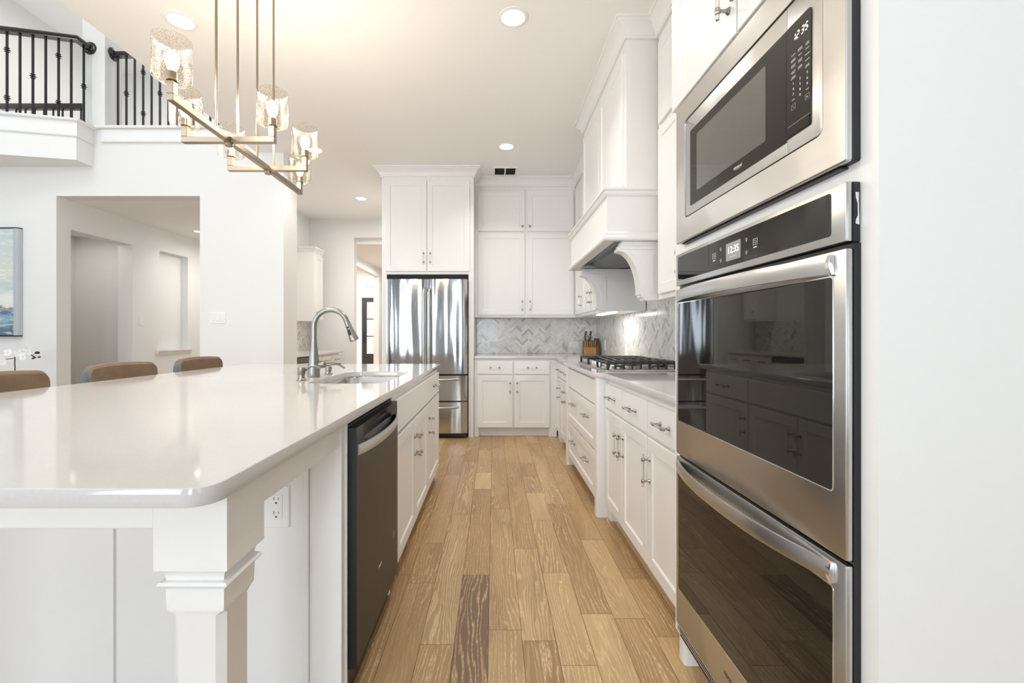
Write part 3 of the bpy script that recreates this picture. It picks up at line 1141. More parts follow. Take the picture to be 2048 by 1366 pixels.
# ---- bumped-out cooktop drawers with round-edged posts
XB = .678
t = thing('base_cabinet', 'white bumped-out base cabinet of wide drawers under the gas cooktop', 'cabinet', (1.0, 3.5, 0))
MB().box(XB, 1.31, 2.962, 4.045, .088, .883).build('cabinet_body', 'cab', t)
toe(t, [(XB + .08, XB + .095, 2.96, 4.045, 0, .088), (XB + .02, XB + .08, 2.965, 3.02, 0, .088, .002)])
for y0, y1 in ((2.878, 2.960), (4.047, 4.129)):
    pp = roundpoly([(.652, y0), (1.30, y0), (1.30, y1), (.652, y1)], [.018, 0, 0, .018])
    MB().prism(pp, 0, .883, 'z').build('post', 'cab', t)
front('panel', t, '-X', XB, 2.968, 4.040, .704, .860, stile=0)
front('drawer', t, '-X', XB, 2.968, 4.040, .405, .692, handle=[('h', 3.22, .585), ('h', 3.72, .585)])
front('drawer', t, '-X', XB, 2.968, 4.040, .094, .393, handle=[('h', 3.22, .275), ('h', 3.72, .275)])

# ---- far corner base cabinet
t = thing('base_cabinet', 'white corner base cabinet on the right run beyond the cooktop drawers', 'cabinet', (1.0, 4.9, 0))
MB().box(XF, 1.31, 4.132, 5.79, .088, .883).build('cabinet_body', 'cab', t)
toe(t, [(XF + .065, XF + .08, 4.132, 5.16, 0, .088), (XF, XF + .08, 4.87, 5.10, 0, .088, .002)])
for u0, u1 in ((4.140, 4.455), (4.465, 4.770), (4.780, 5.080)):
    front('drawer', t, '-X', XF, u0, u1, WZ0, WZ1, stile=0, handle=[('h', (u0 + u1) / 2, .778)])
for u0, u1, hu in ((4.140, 4.455, 4.425), (4.465, 4.770, 4.495), (4.780, 5.080, 4.81)):
    front('door', t, '-X', XF, u0, u1, DZ0, DZ1, handle=[('v', hu, .545)])

# ---- base cabinet on the back wall
YF = 5.175
t = thing('base_cabinet', 'white two-door base cabinet on the back wall beside the refrigerator', 'cabinet', (.24, 5.5, 0))
MB().box(-.222, XF - .002, YF, 5.79, .098, .883).build('cabinet_body', 'cab', t)
toe(t, [(-.17, .625, YF + .06, YF + .075, 0, .098), (-.222, -.17, YF, YF + .075, 0, .098, .002), (.625, XF - .003, YF, YF + .075, 0, .098, .002)])
for u0, u1 in ((-.185, .215), (.236, .634)):
    front('drawer', t, '-Y', YF, u0, u1, .712, .850, stile=0, handle=[('h', (u0 + u1) / 2, .786)])
for u0, u1, hu in ((-.185, .215, .186), (.236, .634, .265)):
    front('door', t, '-Y', YF, u0, u1, .108, .694, handle=[('v', hu, .562)])

# ---- L-shaped quartz top
CT0, CT1 = .884, .916
pts = [(.690, 1.643), (1.311, 1.643), (1.311, 5.791), (-.222, 5.791), (-.222, 5.148), (.690, 5.148), (.690, 4.165), (.632, 4.11), (.632, 2.90), (.690, 2.845)]
rad = [0, 0, 0, 0, 0, .004, .06, .05, .05, .06]
tag(MB().holed(roundpoly(pts, rad, 6), None, CT0, CT1).build('countertop', 'quartz'), 'white quartz countertop along the right and back walls under the marble backsplash', 'countertop')

# ---- gas cooktop
t = thing('cooktop', 'stainless gas cooktop with black cast-iron grates on the right counter', 'cooktop', (1.0, 3.5, CT1))
CX0, CX1, CY0, CY1 = .722, 1.262, 2.955, 3.915
mb = MB()
mb.prism(roundpoly(rect(CX0, CX1, CY0, CY1), .02, 4), CT1 + .0005, CT1 + .009, 'z', .003)
mb.build('cooktop_pan', 'steel', t)
ZG = CT1 + .009
for y0, y1 in ((2.975, 3.285), (3.295, 3.575), (3.585, 3.895)):
    mb = MB()
    x0 = CX0 + .018 if y0 != 3.295 else CX0 + .105
    x1 = CX1 - .02
    z0, z1 = ZG + .036, ZG + .053
    for bb in ((x0, x1, y0, y0 + .014), (x0, x1, y1 - .014, y1), (x0, x0 + .014, y0 + .014, y1 - .014), (x1 - .014, x1, y0 + .014, y1 - .014)):
        mb.box(bb[0], bb[1], bb[2], bb[3], z0, z1, .003)
    n = int((x1 - x0) / .052)
    for i in range(1, n):
        x = x0 + (x1 - x0) * i / n
        mb.box(x - .006, x + .006, y0 + .014, y1 - .014, z0 + .002, z1 + .002, .002)
        if y0 < 3.1:
            mb.box(x - .006, x + .006, y0 - .004, y0 + .010, ZG + .006, z1 + .002, .002)
    mb.box(x0 + .014, x1 - .014, (y0 + y1) / 2 - .006, (y0 + y1) / 2 + .006, z0, z1, .002)
    for x in (x0, x1 - .016):
        for y in (y0, y1 - .016):
            mb.box(x, x + .016, y, y + .016, ZG + .0003, z0 + .002, .003)
    mb.build('grate', 'castiron', t)
for bx, by, r in ((.86, 3.13, .042), (1.13, 3.13, .05), (1.02, 3.435, .062), (.86, 3.74, .05), (1.13, 3.74, .042)):
    b = MB().lathe([(r * 1.25, 0), (r * 1.25, .004), (r, .006), (r, .012)], (bx, by, ZG), (0, 0, 1), 24).build('burner', 'nickel', t)
    MB().lathe([(r * .8, .0122), (r * .82, .017), (r * .7, .020)], (bx, by, ZG), (0, 0, 1), 24).build('burner_cap', 'castiron', b)
for i in range(5):
    mb = MB()
    y = 3.335 + i * .05
    mb.lathe([(.021, .0004), (.021, .004), (.017, .006), (.016, .030), (.013, .033)], (.775, y, ZG), (0, 0, 1), 20)
    mb.box(.757, .793, y - .004, y + .004, ZG + .031, ZG + .039, .001)
    mb.build('control_knob', 'brightchrome', t)

# ================================================================== UPPER CABINETS
UB, DT0, DT1, ST0, ST1, UT = 1.366, 2.380, 2.880, 1.395, 2.368, 2.937
YU = 5.46
t = thing('upper_cabinet', 'tall white four-door upper cabinet on the back wall right of the refrigerator', 'cabinet', (.35, 5.6, UB))
MB().box(-.224, .983, YU, 5.79, UB, UT).build('cabinet_body', 'cab', t)
for u0, u1, hu, ku in ((-.188, .372, .340, .345), (.402, .958, .434, .430)):
    front('door', t, '-Y', YU, u0, u1, ST0, ST1, handle=[('v', hu, 1.505)])
    front('door', t, '-Y', YU, u0, u1, DT0 + .018, DT1, handle=[('k', ku, 2.45)])

XU = .990
t = thing('upper_cabinet', 'white upper cabinet in the back corner behind the range hood', 'cabinet', (1.15, 4.7, UB))
MB().box(XU, 1.31, 4.035, YU - .002, UB, UT).box(XU, 1.31, YU - .002, 5.79, UB, UT).build('cabinet_body', 'cab', t)
for u0, u1, hu in ((5.00, 5.40, 5.03), (4.56, 4.98, 4.59), (4.06, 4.54, 4.51)):
    front('door', t, '-X', XU, u0, u1, ST0, ST1, handle=[('v', hu, 1.53)])
    front('door', t, '-X', XU, u0, u1, DT0 + .018, DT1, handle=[('k', hu, 2.45)])
MB().box(1.07, 1.13, 4.15, 4.75, UB - .010, UB - .0005).build('light_strip', 'strip', t)
area('under_cabinet_lamp', (1.16, 4.35, UB - .014), (0, 0, 0), .06, .4, 1.5, (1, .96, .9))

t = thing('upper_cabinet', 'tall white upper cabinet between the range hood and the wall oven', 'cabinet', (1.15, 2.2, UB))
MB().box(XU, 1.31, 1.645, 2.730, UB, UT).build('cabinet_body', 'cab', t)
for u0, u1, hu in ((2.315, 2.690, 2.345), (1.985, 2.305, 2.28), (1.655, 1.975, 1.69)):
    front('door', t, '-X', XU, u0, u1, ST0, ST1, handle=[('v', hu, 1.53)])
    front('door', t, '-X', XU, u0, u1, DT0 + .018, DT1, handle=[('k', hu, 2.52)])
area('under_cabinet_lamp', (1.16, 2.2, UB - .014), (0, 0, 0), .06, .6, .8, (1, .96, .9))

# ---- range hood
t = thing('range_hood', 'white wooden range hood with carved corbels above the gas cooktop', 'range hood', (1.0, 3.38, 1.36))
HY0, HY1 = 2.745, 4.020
MB().box(.80, 1.31, HY0, HY1, 2.035, UT).build('chimney_box', 'cab', t)
for u0, u1, ku in ((2.775, 3.365, 3.325), (3.385, 3.985, 3.425)):
    front('door', t, '-X', .80, u0, u1, 2.062, 2.865, handle=[('k', ku, 2.125)])
mb = MB()
mb.box(.684, 1.31, HY0, HY1, 1.775, 2.0)
mb.box(.684, .75, HY0, HY1, 1.735, 1.775).box(.75, 1.31, HY0, HY0 + .09, 1.735, 1.775).box(.75, 1.31, HY1 - .09, HY1, 1.735, 1.775)
mb.build('canopy', 'cab', t)
hp2 = [(.988, HY1 - .001), (.684, HY1 - .001), (.684, HY0), (.988, HY0)]
MB().sweep(hp2, [(-.002, 1.992), (.008, 1.992), (.016, 2.003), (.016, 2.018), (.028, 2.025), (.028, 2.036), (-.10, 2.036), (-.10, 2.0), (-.002, 2.0)], side=-1).build('moulding', 'cab', t)
MB().sweep(hp2, [(-.002, 1.722), (.020, 1.722), (.026, 1.730), (.026, 1.742), (.012, 1.752), (.012, 1.766), (.004, 1.776), (-.002, 1.776)], side=-1).build('moulding', 'cab', t)
# dark metal liner inside the canopy
mb = MB()
mb.box(.752, 1.30, HY0 + .092, HY1 - .092, 1.752, 1.774)
pr = [(.82 + .20 - .20 * math.cos(PI * k / 12), 1.753 - .035 * math.sin(PI * k / 12)) for k in range(13)]
mb.prism(pr, HY0 + .16, HY1 - .16, 'y')
mb.build('liner', 'liner', t)
def corbel(y0, y1, sidewall):
    x0, x1 = .757, .885
    z1, z0 = 1.662, 1.400
    pts = [(.775, 1.721), (.775, 1.706), (.762, 1.700), (.762, 1.684), (.752, 1.680), (.752, 1.668), (x0, z1)]
    for k in range(1, 13):
        a = PI / 2 * k / 12
        pts.append((x0 + (x1 - x0) * math.sin(a), z1 - (z1 - z0) * (1 - math.cos(a))))
    pts += [(.893, 1.396), (.893, 1.386), (.91, 1.376), (.916, 1.364), (1.305, 1.364), (1.305, 1.721)]
    mb = MB().prism(pts, y0, y1, 'y')
    c = mb.build('corbel', 'cab', t)
    # raised side panel of the corbel facing the camera
    inner = [(.80, 1.655), (.80, 1.650)]
    fl = [(.80 + .0, 1.652)]
    fl = [(x0 + .045 + (x1 - x0) * math.sin(PI / 2 * k / 12), z1 - .012 - (z1 - z0 - .02) * (1 - math.cos(PI / 2 * k / 12))) for k in range(13)] + [(.965, 1.415), (.965, 1.65)]
    MB().prism(fl, y0 - .004, y0, 'y').build('corbel_panel', 'cab', c)
    MB().box(.765, .97, y0 - .005, y0, 1.672, 1.680).box(.765, .97, y0 - .005, y0, 1.695, 1.702).build('corbel_bead', 'cab', c)
corbel(HY0 + .006, HY0 + .095, True)
corbel(HY1 - .115, HY1 - .006, True)

# ================================================================== REFRIGERATOR AND ITS CABINET
YR = 5.13
t = thing('fridge_cabinet', 'tall white cabinet enclosing the refrigerator with two doors above it', 'cabinet', (-.745, 5.45, 0))
mb = MB()
mb.box(-1.261, -1.205, YR, 5.79, 0, UT).box(-.284, -.226, YR, 5.79, 0, UT).box(-1.205, -.284, YR, 5.79, 1.838, UT).box(-1.205, -.284, 5.74, 5.79, 0, 1.838)
mb.build('cabinet_body', 'cab', t)
for u0, u1, hu in ((-1.222, -.7525, -.788), (-.7475, -.272, -.712)):
    front('door', t, '-Y', YR, u0, u1, 1.872, 2.892, handle=[('v', hu, 2.02)])

t = thing('refrigerator', 'stainless french-door refrigerator with two drawers set in the white cabinet', 'refrigerator', (-.745, 5.4, 0))
FX0, FX1, FYF = -1.196, -.292, 5.115
mb = MB()
mb.box(FX0 + .006, FX1 - .006, FYF + .012, 5.70, .035, 1.776, .004)
mb.build('fridge_body', 'grey', t)
MB().box(FX0, FX1, FYF + .012, FYF + .10, 1.7775, 1.834).build('top_gap_filler', 'void', t)  # dark block filling the gap above the fridge
MB().box(FX0 + .01, FX1 - .01, FYF - .02, FYF + .01, .016, .050).build('base_grille', 'black', t)
for x in (FX0 + .05, FX1 - .07):
    MB().lathe([(.018, 0), (.018, .012), (.008, .014), (.008, .034)], (x, FYF + .10, 0), (0, 0, 1), 10).build('foot', 'black', t)
def bowed(name, x0, x1, z0, z1, depth, parent, bow=.012, n=14):
    """door skin with a slight horizontal bow and rolled edges"""
    mb = MB()
    prof = []
    for k in range(n + 1):
        u = k / n
        e = min(u, 1 - u) * (x1 - x0)
        roll = .010 * (1 - math.sqrt(max(0, 1 - (1 - min(1, e / .012)) ** 2)))
        prof.append((x0 + (x1 - x0) * u, FYF - depth - bow * (1 - (2 * u - 1) ** 2) + roll))
    pts = prof + [(x1, FYF + .006), (x0, FYF + .006)]
    mb.prism(pts, z0, z1, 'z')
    return mb.build(name, ['fridge_steel'], parent)
cx = (FX0 + FX1) / 2
for x0, x1, hx in ((FX0, cx - .0025, cx - .030), (cx + .0025, FX1, cx + .030)):
    d = bowed('door', x0, x1, .722, 1.776, .055, t)
    mb = MB()
    pts = [(hx, FYF - .058, .80), (hx, FYF - .100, .83), (hx, FYF - .104, 1.0), (hx, FYF - .106, 1.25), (hx, FYF - .104, 1.55), (hx, FYF - .098, 1.64), (hx, FYF - .058, 1.675)]
    mb.tube(pts, .013, 12)
    mb.build('handle', 'steel', d)
for z0, z1, hz in ((.425, .702, .662), (.062, .408, .352)):
    d = bowed('freezer_drawer', FX0, FX1, z0, z1, .055, t, .010)
    mb = MB()
    q = []
    for k in range(11):
        u = k / 10
        q.append((FX0 + .10 + (FX1 - FX0 - .20) * u, FYF - .068 - .045 * math.sin(PI * min(1, max(0, u))) ** .35, hz))
    mb.tube(q, .013, 10)
    mb.build('handle', 'steel', d)
MB().box(FX0 + .004, FX1 - .004, FYF - .012, FYF + .006, .704, .720).build('hinge_strip', 'black', t)
MB().lathe([(.010, 0), (.010, .002), (.007, .0026)], (FX1 - .085, FYF - .0615, 1.735), (0, -1, 0), 20).build('badge', 'chrome', t)

# ================================================================== KNIFE BLOCK AND KNIVES
t = thing('knife_block', 'wooden knife block in the back corner of the counter', 'knife block', (1.19, 5.60, CT1))
ang = math.radians(0)
KX, KY = 1.175, 5.56
mb = MB()
side = [(KY - .045, CT1 + .0005), (KY + .10, CT1 + .0005), (KY + .075, CT1 + .20), (KY + .01, CT1 + .20), (KY - .045, CT1 + .095)]
mb.prism(side, KX + .068, KX + .112, 'x', .003)
mb.build('side_board', 'blockdark', t)
mb = MB()
mb.box(KX - .075, KX + .0675, KY - .045, KY + .006, CT1 + .0005, CT1 + .09, .003)
mb.build('block', 'block', t)
MB().prism([(KY + .0065, CT1 + .0005), (KY + .10, CT1 + .0005), (KY + .075, CT1 + .170), (KY + .03, CT1 + .170), (KY + .0065, CT1 + .09)], KX - .075, KX + .0675, 'x', .002).build('back_block', 'blockdark', t)  # coloured dark for the shaded gaps between the steak knife grips
for i in range(6):
    x = KX - .062 + i * .0235
    tt = thing('steak_knife', ['steak knife at the left end of the front row in the knife block', 'second steak knife from the left in the knife block', 'third steak knife from the left in the knife block',
               'fourth steak knife from the left in the knife block', 'fifth steak knife from the left in the knife block', 'steak knife at the right end of the front row in the knife block'][i], 'knife', (x, KY - .015, CT1 + .09), 'steak knives in the block')
    mb = MB()
    mb.prism([(KY - .026, CT1 + .0905), (KY - .006, CT1 + .0905), (KY - .022, CT1 + .165), (KY - .044, CT1 + .162)], x - .0065, x + .0065, 'x', .001)
    mb.build('grip', 'knifetan', tt)
    mb = MB()
    mb.prism([(KY - .0265, CT1 + .0905), (KY - .0245, CT1 + .0905), (KY - .042, CT1 + .163), (KY - .0452, CT1 + .1615)], x - .0066, x - .0040, 'x')
    mb.build('lit_edge_strip', 'brass', tt)  # brass strip standing in for the lit edge of the grip
for i, (x, lab) in enumerate(((KX - .045, 'left big knife standing tall in the knife block'), (KX + .012, 'right big knife standing tall in the knife block'))):
    tt = thing('chef_knife', lab, 'knife', (x, KY + .05, CT1 + .175), 'big knives in the block')
    mb = MB()
    q = [(x, KY + .05, CT1 + .1755), (x - .004, KY + .038, CT1 + .205), (x - .002, KY + .03, CT1 + .235), (x, KY + .02, CT1 + .262), (x + .003, KY + .012, CT1 + .285)]
    mb.tube(q, [.011, .014, .012, .015, .011], 10)
    mb.build('grip', 'knifehandle', tt)
    mb = MB()
    for z in (.205, .236, .264):
        mb.lathe([(.0155, -.003), (.0165, 0), (.0155, .003)], (x - .002, KY + .05 - (z - .175) * .36, CT1 + z), (0, -.33, 1), 12)
    mb.build('ferrule', 'brass', tt)
t = thing('scissors', 'kitchen scissors with round brass-coloured loops in the knife block', 'scissors', (KX - .01, KY + .02, CT1 + .16))
for sx in (-1, 1):
    mb = MB()
    c = Vector((KX - .014 + sx * .022, KY - .008, CT1 + .205))
    q = [c + Vector((.017 * math.cos(a), -.006 * math.sin(a), .022 * math.sin(a))) for a in [2 * PI * k / 16 for k in range(17)]]
    mb.tube(q, .005, 8)
    mb.tube([c + Vector((-sx * .012, .004, -.018)), Vector((KX - .014, KY + .020, CT1 + .170)), Vector((KX - .014 - sx * .004, KY + .034, CT1 + .1815))], .004, 8)
    mb.build('finger_loop', 'brass', t)
# ================================================================== OVEN CABINET, MICROWAVE, DOUBLE OVEN
XO = .655
OY0, OY1 = .7745, 1.640
t = thing('oven_cabinet', 'tall white cabinet holding the microwave and the double wall oven', 'cabinet', (1.0, 1.2, 0))
mb = MB()
mb.box(XO, 1.31, OY0, .818, .10, UT)                       # near stile and side panel
mb.box(XO, 1.31, 1.562, OY1, .10, UT)
mb.box(XO, 1.31, .818, 1.562, 1.915, UT)
mb.box(XO, 1.31, .818, 1.562, 1.420, 1.476)
mb.box(XO, 1.31, .818, 1.562, .10, .142)
mb.box(1.28, 1.31, .818, 1.562, .142, 1.915)
mb.build('cabinet_body', 'cab', t)
toe(t, [(XO + .09, XO + .105, OY0 + .05, OY1 - .04, 0, .10), (XO + .02, 1.31, OY0, OY0 + .045, 0, .10)])
MB().prism(roundpoly(rect(XO + .010, XO + .09, OY1 - .055, OY1), [.012, 0, 0, .012], 3), 0, .10, 'z').build('foot', 'cab', t)
for u0, u1, ku in ((1.195, OY1 - .016, 1.228), (OY0 + .02, 1.187, 1.155)):
    front('door', t, '-X', XO, u0, u1, 1.945, 2.880, handle=[('v', ku, 2.075)])

XA = .628
# ---- microwave with its trim kit
t = thing('microwave', 'built-in stainless microwave with a wide trim frame above the wall oven', 'microwave', (.95, 1.19, 1.48))
mp = face_map('-X', XO)
MY0, MY1, MZ0, MZ1 = .811, 1.567, 1.464, 1.927
IY0, IY1, IZ0, IZ1 = .868, 1.497, 1.5365, 1.8575
mb = MB()
# frame: four mitred members with a rounded inner hole
ring_o = roundpoly(rect(MY0, MY1, MZ0, MZ1), .004, 3)
ring_i = roundpoly(rect(IY0, IY1, IZ0, IZ1), .016, 3)
def ring_faces(mb, rings):
    R = [[mb.bm.verts.new(p) for p in r] for r in rings]
    n = len(R[0])
    for a, b in zip(R, R[1:]):
        for i in range(n):
            mb._f([a[i], a[(i + 1) % n], b[(i + 1) % n], b[i]])
def inset(r, d):
    cy = sum(p[0] for p in r) / len(r); cz = sum(p[1] for p in r) / len(r)
    y0, y1 = min(p[0] for p in r), max(p[0] for p in r); z0, z1 = min(p[1] for p in r), max(p[1] for p in r)
    return [(cy + (p[0] - cy) * (y1 - y0 - 2 * d) / (y1 - y0), cz + (p[1] - cz) * (z1 - z0 - 2 * d) / (z1 - z0)) for p in r]
R3 = lambda r, x: [(x, p[0], p[1]) for p in r]
ring_faces(mb, [R3(inset(ring_o, .0), XA + .010), R3(ring_o, XA + .0025), R3(inset(ring_o, .0025), XA), R3(ring_i, XA), R3(inset(ring_i, .002), XA + .012)])
mb.build('trim_frame', 'steel', t)
mb = MB()
ring_faces(mb, [R3(inset(ring_o, .001), XO - .0003), R3(inset(ring_o, .001), XA + .0102), R3(inset(ring_i, -.004), XA + .0102)])
mb.build('trim_backing', 'black', t)
# dark gap and body
MB().box(XA + .013, 1.20, .83, 1.55, 1.49, 1.91).build('microwave_body', 'void', t)
face = inset(ring_i, .0045)
def plate_x(name, ring, x0, x1, mat, parent, bev=.0):
    return MB().prism(ring, x0, x1, 'x', bev).build(name, mat, parent)
fy0, fy1 = min(p[0] for p in face), max(p[0] for p in face)
fz0, fz1 = min(p[1] for p in face), max(p[1] for p in face)
YD = .9775
door = plate_x('door', roundpoly(rect(YD + .0006, fy1, fz0, fz1), [0, .012, .012, 0], 3), XA + .002, XA + .0128, 'steel', t, .0008)
side = plate_x('control_panel', roundpoly(rect(fy0, YD - .0006, fz0, fz1), [.012, 0, 0, .012], 3), XA + .002, XA + .0128, 'steel', t, .0008)
plate_x('door_glass', roundpoly(rect(YD + .001, 1.457, 1.566, 1.806), [0, .006, .006, 0], 3), XA + .0008, XA + .0022, 'ovenglass', door)
plate_x('screen_window', roundpoly(rect(1.052, 1.409, 1.602, 1.777), .004, 3), XA + .0003, XA + .0009, 'meshwin', door)
plate_x('control_glass', roundpoly(rect(.9015, YD - .001, 1.571, 1.806), [.006, 0, 0, .006], 3), XA + .0002, XA + .0022, 'ovenglass', side)
plate_x('release_flap', rect(.9045, YD - .006, 1.5735, 1.594), XA - .0008, XA + .0004, 'ovenglass', side)
MB().prism(rect(.9045, YD - .006, 1.5945, 1.5952), XA - .0004, XA + .0004, 'x').build('flap_line', 'grey_text', side)
def logo(parent, y, z, w, mat, x):
    o = text('brand_print', 'Whirlpool', .0118, parent, (x, y, z), '-X', mat, .25)
    k = w / max(.001, o.dimensions.x)
    o.scale = (k, k, 1)
    # thin swoosh around the word
    mb = MB()
    q = [(x, y - w * .62 * math.cos(a) * .95, z + .0015 + .0075 * math.sin(a) * (1 + .2 * math.cos(a))) for a in [-2.4 + 2.3 * k2 / 14 for k2 in range(15)]]
    mb.tube(q, .00035, 5)
    mb.build('brand_swoosh', mat, parent)
logo(door, 1.174, 1.5870, .038, 'white_text', XA + .0004)
# seven-segment clock
SEG = {'1': 'bc', '2': 'abged', '3': 'abgcd', '5': 'afgcd'}
def seven(parent, s, yc, z, h, x):
    mb = MB()
    w, th, sh = h * .52, h * .085, .22
    def bar(u0, v0, u1, v1):
        hor = abs(u1 - u0) > abs(v1 - v0)
        q = [(u0, v0 - th), (u1, v0 - th), (u1, v0 + th), (u0, v0 + th)] if hor else [(u0 - th, v0), (u0 + th, v0), (u0 + th, v1), (u0 - th, v1)]
        mb.prism([(yc - (a + b * sh), z + b) for a, b in q], x - .0002, x, 'x')
    tot = len(s)
    for i, ch in enumerate(s):
        o = (i - (tot - 1) / 2) * h * .86 - w / 2 + (h * .2 if i > 1 else -h * .05)
        P = {'a': (0, h / 2, w, h / 2), 'g': (0, 0, w, 0), 'd': (0, -h / 2, w, -h / 2), 'f': (0, 0, 0, h / 2), 'e': (0, -h / 2, 0, 0), 'b': (w, 0, w, h / 2), 'c': (w, -h / 2, w, 0)}
        for k in SEG[ch]:
            a, b, c, d = P[k]
            e = h * .09
            if b == d:
                bar(o + a + e, b, o + c - e, d)
            else:
                bar(o + a, b + e, o + c, d - e)
    mb.build('clock_digits', 'digit', parent)
seven(side, '1235', .9335, 1.7745, .0135, XA)
cols = (.954, .933, .9115)
for r, row in enumerate((('1', '2', '3'), ('4', '5', '6'), ('7', '8', '9'), ('', '0', ''))):
    for c, d in enumerate(row):
        if d:
            text('key_number', d, .0072, side, (XA, cols[c], 1.680 - .0113 * r), '-X', 'white_text')
rk = random.Random(5)
def dash(y, z, w, h=.0009):
    MB().prism(rect(y - w / 2, y + w / 2, z - h, z + h), XA - .0001, XA + .0003, 'x').build('key_label', 'grey_text', side)
for c, zs in enumerate(((1.740, 1.7305, 1.7275, 1.719, 1.7155, 1.7055, 1.7025, 1.6945, 1.6915), (1.7415, 1.7385, 1.729, 1.7185, 1.715, 1.705, 1.702), (1.740, 1.737, 1.7285, 1.717, 1.7055, 1.695, 1.692))):
    for z in zs:
        dash(cols[c], z, rk.uniform(.009, .015))
dash(cols[0], 1.6465, .008); dash(cols[2], 1.6465, .008)
for y in (cols[0], cols[2]):
    mb = MB()
    for a in (rect(y - .006, y + .006, 1.6365, 1.637), rect(y - .006, y + .006, 1.626, 1.6265), rect(y - .0062, y - .0057, 1.626, 1.637), rect(y + .0057, y + .0062, 1.626, 1.637)):
        mb.prism(a, XA - .0001, XA + .0003, 'x')
    mb.build('key_outline', 'grey_text', side)
mb = MB()
mb.prism([(cols[2] + .002, 1.634), (cols[2] + .002, 1.629), (cols[2] - .0022, 1.6315)], XA - .0001, XA + .0003, 'x')
mb.build('start_mark', 'grey_text', side)
mb = MB()
mb.prism([(cols[0] + .002, 1.6335), (cols[0] + .0014, 1.634), (cols[0] - .002, 1.6295), (cols[0] - .0014, 1.629)], XA - .0001, XA + .0003, 'x')
mb.build('stop_mark', 'grey_text', side)
# black louvre under the frame
MB().box(XA + .012, XO - .0004, .84, 1.54, 1.4595, 1.4635).build('air_slot', 'black', t)

# ---- double wall oven
t = thing('wall_oven', 'stainless double wall oven with black glass doors below the microwave', 'oven', (.95, 1.19, .14))
EY0, EY1 = .811, 1.567
MB().box(XO + .001, 1.26, .822, 1.558, .146, 1.416).build('oven_body', 'black', t)
MB().box(XA + .0135, XO - .0004, EY0, EY1, .142, 1.318).build('oven_side', 'blackgloss', t)
# control panel
c = MB().box(XA, XA + .011, EY0, EY1, 1.3205, 1.4275, .0025, 2).build('control_panel', 'steel', t)
MB().box(XA + .0115, XO - .0004, EY0, EY1, 1.319, 1.4275, .002).build('vent_housing', 'blackgloss', c)
vp = [(XA + .0165, 1.352), (XA + .0235, 1.350), (XA + .0225, 1.395), (XA + .0225, 1.408), (XA + .0165, 1.408), (XA + .0175, 1.398), (XA + .0205, 1.388), (XA + .0205, 1.366), (XA + .0175, 1.360)]
MB().prism(vp, EY0 - .0004, EY0 + .0004, 'y').build('latch_plate', 'brightchrome', c)
plate_x('control_glass', roundpoly(rect(.8465, 1.549, 1.337, 1.4175), .006, 3), XA - .0006, XA + .0008, 'ovenglass', c)
plate_x('display', roundpoly(rect(1.157, 1.229, 1.351, 1.398), .002, 2), XA - .001, XA - .0004, 'screen', c)
text('clock_digits', '12:35', .026, c, (XA - .0011, 1.1925, 1.378), '-X', 'digit')
mb = MB()
def dash2(y, z, w, h):
    mb.prism(rect(y - w / 2, y + w / 2, z - h, z + h), XA - .0013, XA - .0005, 'x')
dash2(1.193, 1.3605, .030, .0006)
for y in (1.2955, 1.092):
    for a in (rect(y - .009, y + .009, 1.3845, 1.3852), rect(y - .009, y + .009, 1.370, 1.3707), rect(y - .009, y - .0083, 1.370, 1.3852), rect(y + .0083, y + .009, 1.370, 1.3852)):
        mb.prism(a, XA - .0009, XA - .0005, 'x')
    for k in range(14):
        a0, a1 = 2 * PI * k / 14, 2 * PI * (k + 1) / 14
        mb.prism([(y + .0042 * math.cos(a0), 1.3776 + .0042 * math.sin(a0)), (y + .0042 * math.cos(a1), 1.3776 + .0042 * math.sin(a1)), (y + .0035 * math.cos(a1), 1.3776 + .0035 * math.sin(a1)), (y + .0035 * math.cos(a0), 1.3776 + .0035 * math.sin(a0))], XA - .0009, XA - .0005, 'x')
    mb.prism(rect(y - .007, y + .007, 1.3635, 1.3658), XA - .0009, XA - .0005, 'x')
for y, z in ((1.2575, 1.391), (1.2575, 1.3595), (1.1300, 1.391), (1.1300, 1.3595)):
    for k in range(10):
        a0, a1 = 2 * PI * k / 10, 2 * PI * (k + 1) / 10
        mb.prism([(y + .0036 * math.cos(a0), z + .0036 * math.sin(a0)), (y + .0036 * math.cos(a1), z + .0036 * math.sin(a1)), (y + .0028 * math.cos(a1), z + .0028 * math.sin(a1)), (y + .0028 * math.cos(a0), z + .0028 * math.sin(a0))], XA - .0009, XA - .0005, 'x')
    mb.prism(rect(y - .0012, y + .0012, z - .006, z - .0045), XA - .0009, XA - .0005, 'x')
mb.build('touch_icons', 'white_text', c)

